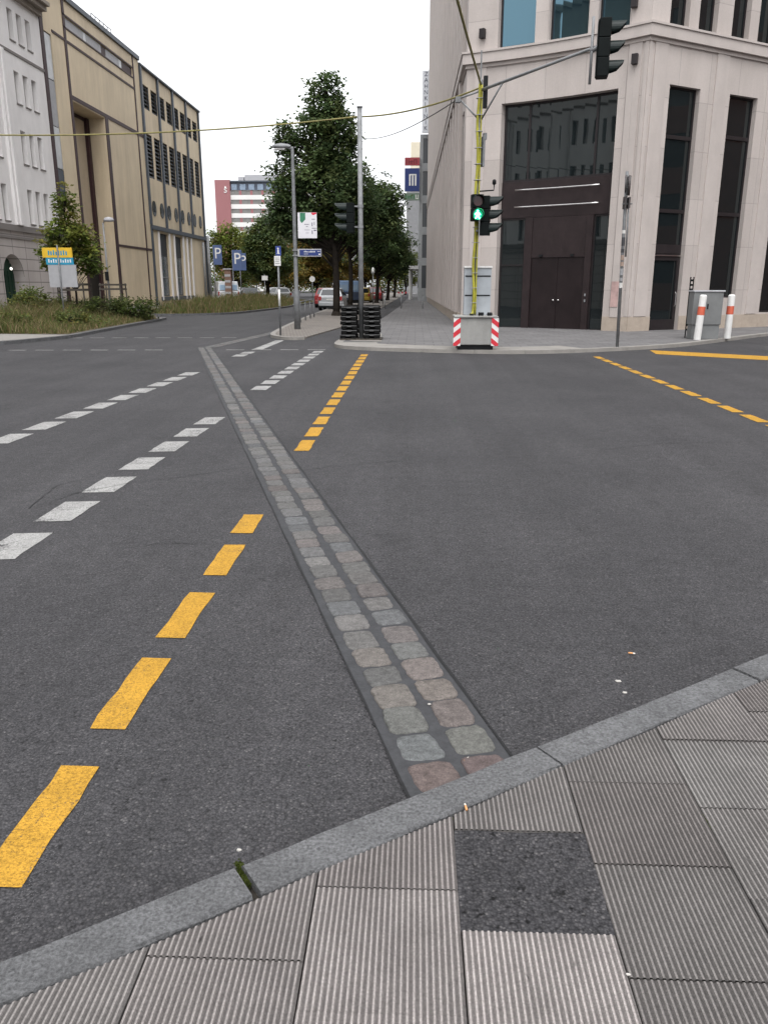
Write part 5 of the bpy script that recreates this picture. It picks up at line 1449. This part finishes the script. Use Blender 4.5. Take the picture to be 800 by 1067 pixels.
for z in (2.85, 3.5): m_.box(MX - .02, MY - .2, z, MX + .2, MY + .02, z + .04)
m_.box(MX + .03, MY - .36, 2.72, MX + .05, MY - .345, 3.12)
m_.build('bracket', STEEL, t)
m_ = MB(); m_.tube([(MX, MY, 3.76), (MX + .38, MY - .05, 3.78), (MX + .385, MY - .05, 3.9)], .016, 6); m_.lathe(MX + .385, MY - .05, [(.02, 3.9), (.045, 3.92), (.045, 4.0), (.02, 4.02)], 10); m_.build('sensor', BLACK, t, True)
m_ = MB(); m_.obox(MX + .10, MY - .02, 4.3, 4.95, .05, .13, .3); m_.obox(MX + .13, MY - .04, 4.88, 5.02, .07, .09, .3); m_.build('detector', STEEL_D, t)
t = thing('control_cabinet', 'light grey control cabinet with white top standing on the ballast block behind the mast', 'cabinet', (1.5, 20.75, .9))
m_ = MB(); m_.box(1.2, 20.55, .902, 1.86, 20.88, 2.02); m_.build('body', CABGREY, t, bevel=.008)
m_ = MB(); m_.box(1.18, 20.52, 2.022, 1.88, 20.91, 2.07); m_.build('lid', WHITE, t, bevel=.01)
m_ = MB(); m_.box(1.22, 20.542, 1.82, 1.84, 20.549, 1.85); m_.box(1.22, 20.542, 1.36, 1.84, 20.549, 1.39); m_.build('seam', BLACK, t)
t = thing('cable_plug', 'small black plugs lying on top of the ballast block', 'plug', (1.65, 20.1, .9))
m_ = MB(); m_.obox(1.6, 20.15, .902, .98, .11, .09, .3); m_.cyl((1.76, 20.1, .94), (1.86, 20.14, .94), .042, n=12); m_.cyl((1.33, 20.08, .93), (1.39, 20.1, .93), .025, n=10); m_.build('plug', BLACK, t)

# cables
def cable(label, a, b, sag, r, mat, n=40):
    pts = []
    for k in range(n + 1):
        u = k / n; pts.append((a[0] + (b[0] - a[0]) * u, a[1] + (b[1] - a[1]) * u, a[2] + (b[2] - a[2]) * u - sag * 4 * u * (1 - u)))
    m_ = MB(); m_.tube(pts, r, 7); o = m_.build('cable', mat, None, True); return tag(o, label, 'cable', 'overhead cables')
cable('long yellow cable sagging across the left street to the tall grey pole', (-22., 22.6, 6.3), (TPX - .08, TPY, 6.08), .62, .020, YELD)
cable('yellow cable between the tall grey pole and the yellow wrapped mast', (TPX + .08, TPY, 6.08), (MX, MY - .05, 5.98), .13, .020, YELD)
cable('dark yellow cable running up from the mast out of the top of the picture', (MX, MY - .05, 6.05), (-1.9, -4, 6.5), .35, .024, YELD)
cable('thin dark wire slanting from the mast down to the tree crown', (MX - .5, MY + .22, 5.8), (-2.55, 42.8, 8.6), .25, .014, WIRE)

# right side: post with edge-on signs, utility cabinet, bollards
t = thing('sign_post', 'weathered post covered in stickers with edge-on traffic signs at its top', 'sign post', (5.19, 21.1, KZ))
m_ = MB(); m_.tube([(5.19, 21.1, KZ), (5.13, 21.1, 3.0), (5.10, 21.1, 4.28)], .04, 12); m_.build('pole', STEEL_D, t, True)
m_ = MB(); m_.tube([(5.22, 21.08, 2.3), (5.19, 21.06, 3.55)], .022, 8); m_.build('second_pole', STEEL_D, t, True)
stk = [M('sticker_white', (.55, .54, .52), .6), M('sticker_dark', (.04, .04, .045), .6), M('sticker_tan', (.30, .22, .18), .6), M('sticker_grey', (.26, .26, .27), .6)]
for k, (z, hh) in enumerate(((1.55, .13), (1.72, .08), (1.86, .16), (2.08, .1), (2.22, .12), (2.4, .09), (2.56, .2), (2.85, .08))):
    xx = 5.19 - .06 * (z / 3.)
    m_ = MB(); m_.cyl((xx, 21.1, z), (xx - .001, 21.1, z + hh), .043, n=12, caps=False); m_.build('sticker', stk[(k * 3 + k // 2) % 4], t)
m_ = MB(); m_.cyl((5.125, 20.985, 3.95), (5.175, 20.974, 3.95), .23, n=22); m_.cyl((5.055, 21.0, 3.99), (5.085, 20.993, 3.99), .2, n=22); m_.box(5.15, 20.9, 3.43, 5.19, 21.2, 3.68); m_.box(5.07, 20.92, 3.42, 5.095, 21.18, 3.7); m_.build('sign_plate', M('sign_back_brown', (.055, .045, .045), .6, .2, 6), t)
m_ = MB(); m_.box(5.04, 21.0, 3.52, 5.26, 21.1, 3.55); m_.box(5.06, 21.03, 4.14, 5.20, 21.1, 4.17); m_.build('bracket', STEEL_D, t)
t = thing('utility_cabinet', 'grey utility cabinet on the pavement between two white bollards', 'cabinet', (8.55, 24.6, KZ))
m_ = MB(); m_.box(8.13, 24.4, KZ, 8.93, 24.8, .50); m_.build('plinth', CABMID, t, bevel=.01)
m_ = MB(); m_.box(8.10, 24.37, .502, 8.95, 24.82, 1.43); m_.build('body', CABMID, t, bevel=.012)
m_ = MB(); m_.box(8.07, 24.34, 1.432, 8.98, 24.85, 1.48); m_.build('lid', GREYPANEL, t, bevel=.01)
m_ = MB(); m_.box(8.5, 24.362, .95, 8.54, 24.369, 1.1); m_.build('lock', BLACK, t)
t = thing('perforated_post', 'short dark perforated post sticking up behind the grey cabinet', 'post', (8.22, 25.1, KZ))
m_ = MB(); m_.box(8.17, 25.05, KZ, 8.19, 25.1, 1.86); m_.box(8.26, 25.05, KZ, 8.28, 25.1, 1.86)
for k in range(12): m_.box(8.191, 25.06, .3 + .13 * k, 8.259, 25.09, .36 + .13 * k)
m_.build('post', RUBBER, t)
def white_bollard(label, x, y, lx):
    b = thing('striped_bollard', label, 'bollard', (x, y, KZ), 'white bollards by the grey cabinet')
    for nm, z0, z1, mt, r in (('post', 0, .70, WHITE, .10), ('red_band', .7002, .94, ORED, .102), ('top', .9402, 1.23, WHITE, .10)):
        m_ = MB(); m_.cyl((x + lx * z0, y, KZ + z0), (x + lx * z1, y, KZ + z1), r, n=18); 
        if nm == 'top': m_.cyl((x + lx * z1, y, KZ + z1 + .0003), (x + lx * (z1 + .04), y, KZ + z1 + .04), r, r * .7, 18)
        m_.build(nm, mt, b, True).modifiers.new('edge', 'EDGE_SPLIT').split_angle = R(40)
    return b
white_bollard('white bollard with orange band leaning in front of the grey cabinet', 8.2, 24.05, .045)
white_bollard('upright white bollard with red band beside the grey cabinet', 9.32, 24.75, .0)

# left side: sign board, tree stakes, lamp before the tan building
t = thing('advert_board', 'grey backed board with yellow and blue lettered strips before the young tree', 'sign board', (-14.3, 34., KZ))
AX, AY = -14.68, 34.
polez(t, AX - .05, AY - .06, KZ, 3.62, .03, .03, STEEL_D, 'post')
m_ = MB(); m_.box(AX - .55, AY, 1.95, AX + .62, AY + .05, 2.85); m_.build('panel', GREYPANEL, t)
m_ = MB(); m_.box(AX - .72, AY - .02, 3.13, AX + .52, AY + .06, 3.52); y1_ = m_.build('yellow_panel', SIGNYEL, t)
m_ = MB(); m_.box(AX - .60, AY - .01, 2.85, AX + .54, AY + .05, 3.128); b1_ = m_.build('blue_panel', CYAN, t)
m_ = MB()
for k in range(8): m_.box(AX - .48 + .105 * k, AY - .026, 3.22, AX - .48 + .105 * k + .06, AY - .021, 3.22 + (.19, .16, .2, .14, .2, .17, .19, .15)[k])
m_.build('lettering', CYAN, y1_)
m_ = MB()
for k in range(10): m_.box(AX - .50 + .1 * k, AY - .016, 2.93, AX - .50 + .1 * k + .05, AY - .011, 2.93 + (.14, .1, .14, .12, .1, .14, .09, .14, .12, .13)[k])
m_.build('lettering', WHITE, b1_)
t.location.z -= .40
def stakes(label, x, y, wd):
    s = thing('tree_stakes', label, 'tree stakes', (x, y, KZ), 'stake frames on the verge')
    for sx in (-1, 1):
        for sy in (-1, 1):
            m_ = MB(); m_.tube([(x + sx * wd, y + sy * .5, KZ), (x + sx * wd * .9, y + sy * .45, 1.75)], .04, 8); m_.build('stake', WOODST, s, True)
    m_ = MB()
    for z in (1.38, 1.62):
        m_.box(x - wd * .98, y - .53, z, x + wd * .98, y - .49, z + .1); m_.box(x - wd * .98, y + .49, z, x + wd * .98, y + .53, z + .1)
        m_.box(x - wd * .98, y - .488, z, x - wd * .9, y + .488, z + .1); m_.box(x + wd * .9, y - .488, z, x + wd * .98, y + .488, z + .1)
    m_.build('cross_bar', WOODST, s); return s
stakes('dark wooden stake frame around the young tree behind the board', -15.85, 38, .62)
stakes('dark double barred stake frame on the verge before the tall portal', -17.2, 46.5, .62)
t = thing('street_lamp', 'pale street lamp standing in front of the tall portal of the tan building', 'street lamp', (-18, 48, KZ))
polez(t, -18, 48, KZ, 5.1, .07, .045, STEEL); m_ = MB(); m_.tube([(-18, 48, 5.05), (-17.9, 48, 5.2), (-17.75, 48, 5.23)], .035, 8); m_.build('arm', STEEL, t, True)
m_ = MB(); m_.lathe(-17.65, 48, [(.05, 5.15), (.28, 5.18), (.30, 5.25), (.22, 5.37), (.06, 5.41)], 16); m_.build('lamp_head', GREYPANEL, t, True)
m_ = MB(); m_.box(-18.12, 47.88, 1.9, -17.9, 47.9, 2.4); m_.build('plate', BLACK, t)
t = thing('street_lamp', 'small distant street lamp in front of the bushy green tree', 'street lamp', (-21.2, 110, KZ))
polez(t, -21.2, 110, 0, 6.1, .08, .05, STEEL); m_ = MB(); m_.box(-21.2, 109.9, 6.05, -20.5, 110.2, 6.2); m_.build('lamp_head', GREYPANEL, t, bevel=.03)
m_ = MB(); m_.cyl((-21.2, 110, 4.9), (-23, 110, 4.9), .04); m_.build('arm', STEEL, t, True)
# parking signs
def psign(label, x, y, z0, z1, wd):
    s = thing('parking_sign', label, 'parking sign', (x, y, KZ), 'blue parking signs')
    polez(s, x - wd / 2, y + .06, 0, z1, .05, .05, STEEL)
    m_ = MB(); m_.box(x - wd / 2, y - .04, z0, x + wd / 2, y + .04, z1); p_ = m_.build('panel', M('flag_blue', (.075, .115, .24), .6, .1, 2), s, bevel=.01)
    text_mesh('letter', 'P', (z1 - z0) * .78, WHITE, p_, (x + .02, y - .045, z0 + (z1 - z0) * .56), 0, .005, .95)
psign('blue parking sign nearest the tan building with white letter P', -17.9, 75, 3.45, 5.15, .78)
psign('second blue parking sign in front of the yellow green tree', -16.15, 75, 2.95, 4.72, .86)
psign('blue parking sign mostly hidden behind its neighbour, edge of the letter showing', -16.15, 77.5, 3.0, 4.55, .6)

# ================================================================== vehicles
CARGLASS = glass_mat('car_glass', (.02, .024, .028), .05, 1.6)
TAIL = M('tail_light_red', (.35, .02, .02), .3, .1, 8); PLATE = M('number_plate', (.6, .6, .58), .5, .05, 8)
def wheel(parent, x, y, r=.31, wd=.2):
    m_ = MB(); m_.cyl((x - wd / 2, y, r), (x + wd / 2, y, r), r, n=20); wh = m_.build('wheel', TYRE, parent)
    m_ = MB(); sx = 1 if x > 0 else -1; m_.cyl((x + sx * (wd / 2 - .02), y, r), (x + sx * (wd / 2 + .008), y, r), r * .62, r * .58, 16); m_.build('rim', STEEL, wh)
def loft(m_, secs):
    """secs: list of rings (same length) -> skin"""
    n = len(secs[0]); i = len(m_.v)
    for s_ in secs: m_.v += s_
    for q in range(len(secs) - 1):
        for k in range(n):
            j = (k + 1) % n; o = i + q * n; m_.f.append((o + k, o + j, o + n + j, o + n + k)); m_.m.append(0)
    m_.f.append(tuple(i + k for k in reversed(range(n)))); m_.m.append(0)
    m_.f.append(tuple(i + (len(secs) - 1) * n + k for k in range(n))); m_.m.append(0)
def car(label, col, x, y, rz=0, L=4.2, Wd=1.72, Hh=1.46, group='parked cars'):
    """rear end at local -y; built at the origin, then placed"""
    t = thing('parked_car', label, 'car', (0, 0, 0), group)
    paint = M('car_paint', col, .3, .05, 2, metal=.25)
    h = Wd / 2; b = -L / 2
    def sec(y, hw, zb, zt): return [(-hw * .93, y, zb), (hw * .93, y, zb), (hw, y, zb + .18), (hw, y, zt - .16), (hw * .93, y, zt), (-hw * .93, y, zt), (-hw, y, zt - .16), (-hw, y, zb + .18)]
    m_ = MB(); loft(m_, [sec(b, h * .86, .38, .86), sec(b + .1, h * .97, .24, .93), sec(b + .7, h, .2, .95), sec(.3, h, .2, .93), sec(L / 2 - 1.1, h, .2, .90), sec(L / 2 - .2, h * .95, .22, .74), sec(L / 2, h * .8, .34, .60)])
    m_.build('body', paint, t, bevel=.03)
    m_ = MB()
    def cs(y, hb, ht, zb, zt): return [(-hb, y, zb), (hb, y, zb), (ht, y, zt), (-ht, y, zt)]
    loft(m_, [[(-h * .93, b + .12, .93), (h * .93, b + .12, .93), (h * .90, b + .13, .95), (-h * .90, b + .13, .95)], [(-h * .93, b + .55, .93), (h * .93, b + .55, .93), (h * .70, b + .55, Hh - .04), (-h * .70, b + .55, Hh - .04)], [(-h * .93, 0, .92), (h * .93, 0, .92), (h * .72, 0, Hh), (-h * .72, 0, Hh)], [(-h * .93, .55, .92), (h * .93, .55, .92), (h * .70, .45, Hh - .05), (-h * .70, .45, Hh - .05)], [(-h * .93, 1.25, .89), (h * .93, 1.25, .89), (h * .90, 1.22, .91), (-h * .90, 1.22, .91)]])
    m_.build('cabin', paint, t, bevel=.03)
    g = MB(); g.quad((-h * .76, b + .185, 1.02), (h * .76, b + .185, 1.02), (h * .66, b + .50, Hh - .10), (-h * .66, b + .50, Hh - .10)); 
    g.hexa([(-h * .78, b + .16, .99), (h * .78, b + .16, .99), (h * .78, b + .3, .99), (-h * .78, b + .3, .99), (-h * .66, b + .49, Hh - .09), (h * .66, b + .49, Hh - .09), (h * .66, b + .6, Hh - .09), (-h * .66, b + .6, Hh - .09)]); g.v = g.v[4:]; g.f = [tuple(k - 4 for k in f) for f in g.f[1:]]; g.m = g.m[1:]
    g.build('rear_window', CARGLASS, t)
    for sx in (-1, 1):
        g = MB(); g.hexa([(sx * h * .86, b + .75, .97), (sx * h * .93, b + .75, .97), (sx * h * .93, .85, .97), (sx * h * .86, .85, .97), (sx * h * .66, b + .75, Hh - .10), (sx * h * .755, b + .75, Hh - .10), (sx * h * .745, .4, Hh - .10), (sx * h * .66, .4, Hh - .10)]); g.build('side_window', CARGLASS, t, fix=True)
        g = MB(); g.box(min(sx * h * .70, sx * h * .93), b - .02, .66, max(sx * h * .70, sx * h * .93), b + .14, .92); g.build('tail_light', TAIL, t, bevel=.02)
        g = MB(); g.box(min(sx * h * 1.0, sx * h * 1.17), .62, .90, max(sx * h * 1.0, sx * h * 1.17), .74, 1.03); g.build('wing_mirror', paint, t, bevel=.02)
        for wy in (b + .78, L / 2 - .85): wheel(t, sx * (h - .1), wy)
    g = MB(); g.hexa([(-h * .74, 1.0, .98), (h * .74, 1.0, .98), (h * .74, 1.16, .94), (-h * .74, 1.16, .94), (-h * .66, .4, Hh - .10), (h * .66, .4, Hh - .10), (h * .66, .5, Hh - .10), (-h * .66, .5, Hh - .10)]); g.build('windscreen', CARGLASS, t, fix=True)
    g = MB(); g.box(-h * .9, b - .06, .30, h * .9, b + .1, .56); g.build('bumper', paint, t, bevel=.03)
    g = MB(); g.box(-h * .9, b - .03, .2, h * .9, b + .1, .295); g.build('bumper_skirt', BLACK, t)
    g = MB(); g.box(-.26, b - .025, .66, .26, b + .012, .77); g.build('number_plate', PLATE, t)
    t.location = (x, y, 0); t.rotation_euler = (0, 0, rz); return t
car('silver hatchback parked behind the tall tree trunk', (.38, .39, .40), -5.75, 57.6, 0)
car('red car parked just ahead of the silver hatchback, only its left side showing', (.28, .03, .03), -6.9, 64.5, .03)
car('dark red car parked beyond the tall pole right of the blue van', (.16, .022, .026), -4.35, 88, 0)
car('yellow car partly hidden behind the tall grey pole', (.40, .27, .03), -5.1, 80, 0)
def van(label, col, colb, x, y, rz, L=5.2, Wd=1.95, Hh=2.3):
    t = thing('parked_van', label, 'van', (0, 0, 0))
    p1 = M('van_paint', col, .4, .06, 2); p2 = M('van_lower_paint', colb, .4, .08, 2); h = Wd / 2; b = -L / 2
    m_ = MB(); m_.hexa([(-h, b, .3), (h, b, .3), (h, L / 2 - .2, .3), (-h, L / 2 - .2, .3), (-h, b, 1.15), (h, b, 1.15), (h, L / 2, 1.1), (-h, L / 2, 1.1)]); m_.build('lower_body', p2, t, bevel=.06)
    m_ = MB(); m_.hexa([(-h, b + .02, 1.152), (h, b + .02, 1.152), (h, L / 2 - .9, 1.152), (-h, L / 2 - .9, 1.152), (-h * .9, b + .1, Hh), (h * .9, b + .1, Hh), (h * .9, L / 2 - 1.6, Hh), (-h * .9, L / 2 - 1.6, Hh)]); m_.build('upper_body', p1, t, bevel=.08)
    for sx in (-1, 1):
        g = MB(); g.box(min(sx * .06, sx * h * .82), b + .01, 1.25, max(sx * .06, sx * h * .82), b + .09, Hh - .3); g.build('rear_window', M('pale_blue_van_glass', (.34, .47, .62), .25, .1, 2), t)
        g = MB(); g.box(min(sx * h * .86, sx * h * .98), b - .02, .75, max(sx * h * .86, sx * h * .98), b + .1, 1.12); g.build('tail_light', TAIL, t, bevel=.02)
        for wy in (b + .95, L / 2 - .95): wheel(t, sx * (h - .12), wy, .34, .22)
    g = MB(); g.hexa([(-h * .8, L / 2 - .86, 1.2), (h * .8, L / 2 - .86, 1.2), (h * .8, L / 2 - .8, 1.2), (-h * .8, L / 2 - .8, 1.2), (-h * .72, L / 2 - 1.52, Hh - .15), (h * .72, L / 2 - 1.52, Hh - .15), (h * .72, L / 2 - 1.45, Hh - .15), (-h * .72, L / 2 - 1.45, Hh - .15)]); g.build('windscreen', CARGLASS, t, fix=True)
    g = MB(); g.box(-h * .95, b - .08, .34, h * .95, b + .05, .56); g.build('bumper', BLACK, t, bevel=.02)
    g = MB(); g.box(-.26, b - .03, .72, .26, b + .01, .83); g.build('number_plate', PLATE, t)
    t.location = (x, y, 0); t.rotation_euler = (0, 0, rz); return t
van('light blue van with dark lower half parked behind the second tree', (.26, .40, .62), (.03, .05, .10), -5.25, 67, 0, 5.0, 1.85, 2.0)
van('white van parked at the far end of the tan building', (.58, .60, .62), (.60, .62, .65), -17.7, 76.5, .35, 4.6, 1.9, 2.0)
car('dark grey car parked behind the striped pillar on the left', (.10, .10, .11), -16.4, 80, .4)
car('pale grey car parked among the trees behind the second parking sign', (.42, .42, .42), -14.9, 88, .6)
t = thing('advert_pillar', 'narrow brick red and grey pillar below the second parking sign', 'pillar', (-16.7, 73.5, KZ))
m_ = MB(); m_.obox(-16.7, 73.5, KZ, 3.0, .55, .45); m_.build('body', M('pillar_brown', (.20, .12, .09), .8, .3, 4), t)
m_ = MB()
for k in range(5): m_.obox(-16.7, 73.27, .4 + .5 * k, .6 + .5 * k, .50, .04)
m_.build('band', GREYPANEL, t); m_ = MB(); m_.obox(-16.7, 73.5, 3.0, 3.1, .75, .6); m_.build('cap', GREYPANEL, t)
t = thing('notice_board', 'small white notice board on a thin post at the end of the second verge', 'sign board', (-13.9, 76, KZ))
polez(t, -13.9, 76, KZ, 2.6, .035, .035); m_ = MB(); m_.box(-14.15, 75.93, 2.1, -13.6, 75.96, 2.5); m_.build('board', WHITE, t)
t = thing('sign_post', 'round white sign on a thin post before the low brownish hedge', 'sign post', (-11.0, 88, KZ))
polez(t, -11., 88, 0, 2.6, .035, .035); m_ = MB(); m_.cyl((-11., 87.94, 2.3), (-11., 87.96, 2.3), .3, n=18); m_.build('disc', WHITE, t)
t = thing('hanging_lamp', 'small white lamp globe on a short post right of the tall pole', 'lamp', (-3.6, 70, KZ))
polez(t, -3.6, 70, KZ, 2.6, .035, .035); m_ = MB(); m_.lathe(-3.6, 70, [(.06, 2.58), (.15, 2.7), (.11, 3.0), (.04, 3.1)], 12); m_.build('globe', WHITE, t, True)
t = thing('road_barrier', 'small red and white barrier far down the pavement', 'barrier', (-1.5, 112, KZ))
for sx in (-1, 1):
    m_ = MB(); m_.box(-1.5 + sx * .7 - .04, 111.96, 0, -1.5 + sx * .7 + .04, 112.04, 1.1); m_.build('leg', WHITE, t)
m_ = MB(); m_.box(-2.4, 111.9, .62, -.6, 111.95, .86); bd = m_.build('board', WHITE, t)
m_ = MB()
for k in range(4): m_.box(-2.4 + .48 * k, 111.89, .63, -2.16 + .48 * k, 111.899, .85)
m_.build('red_stripe', RED, bd)
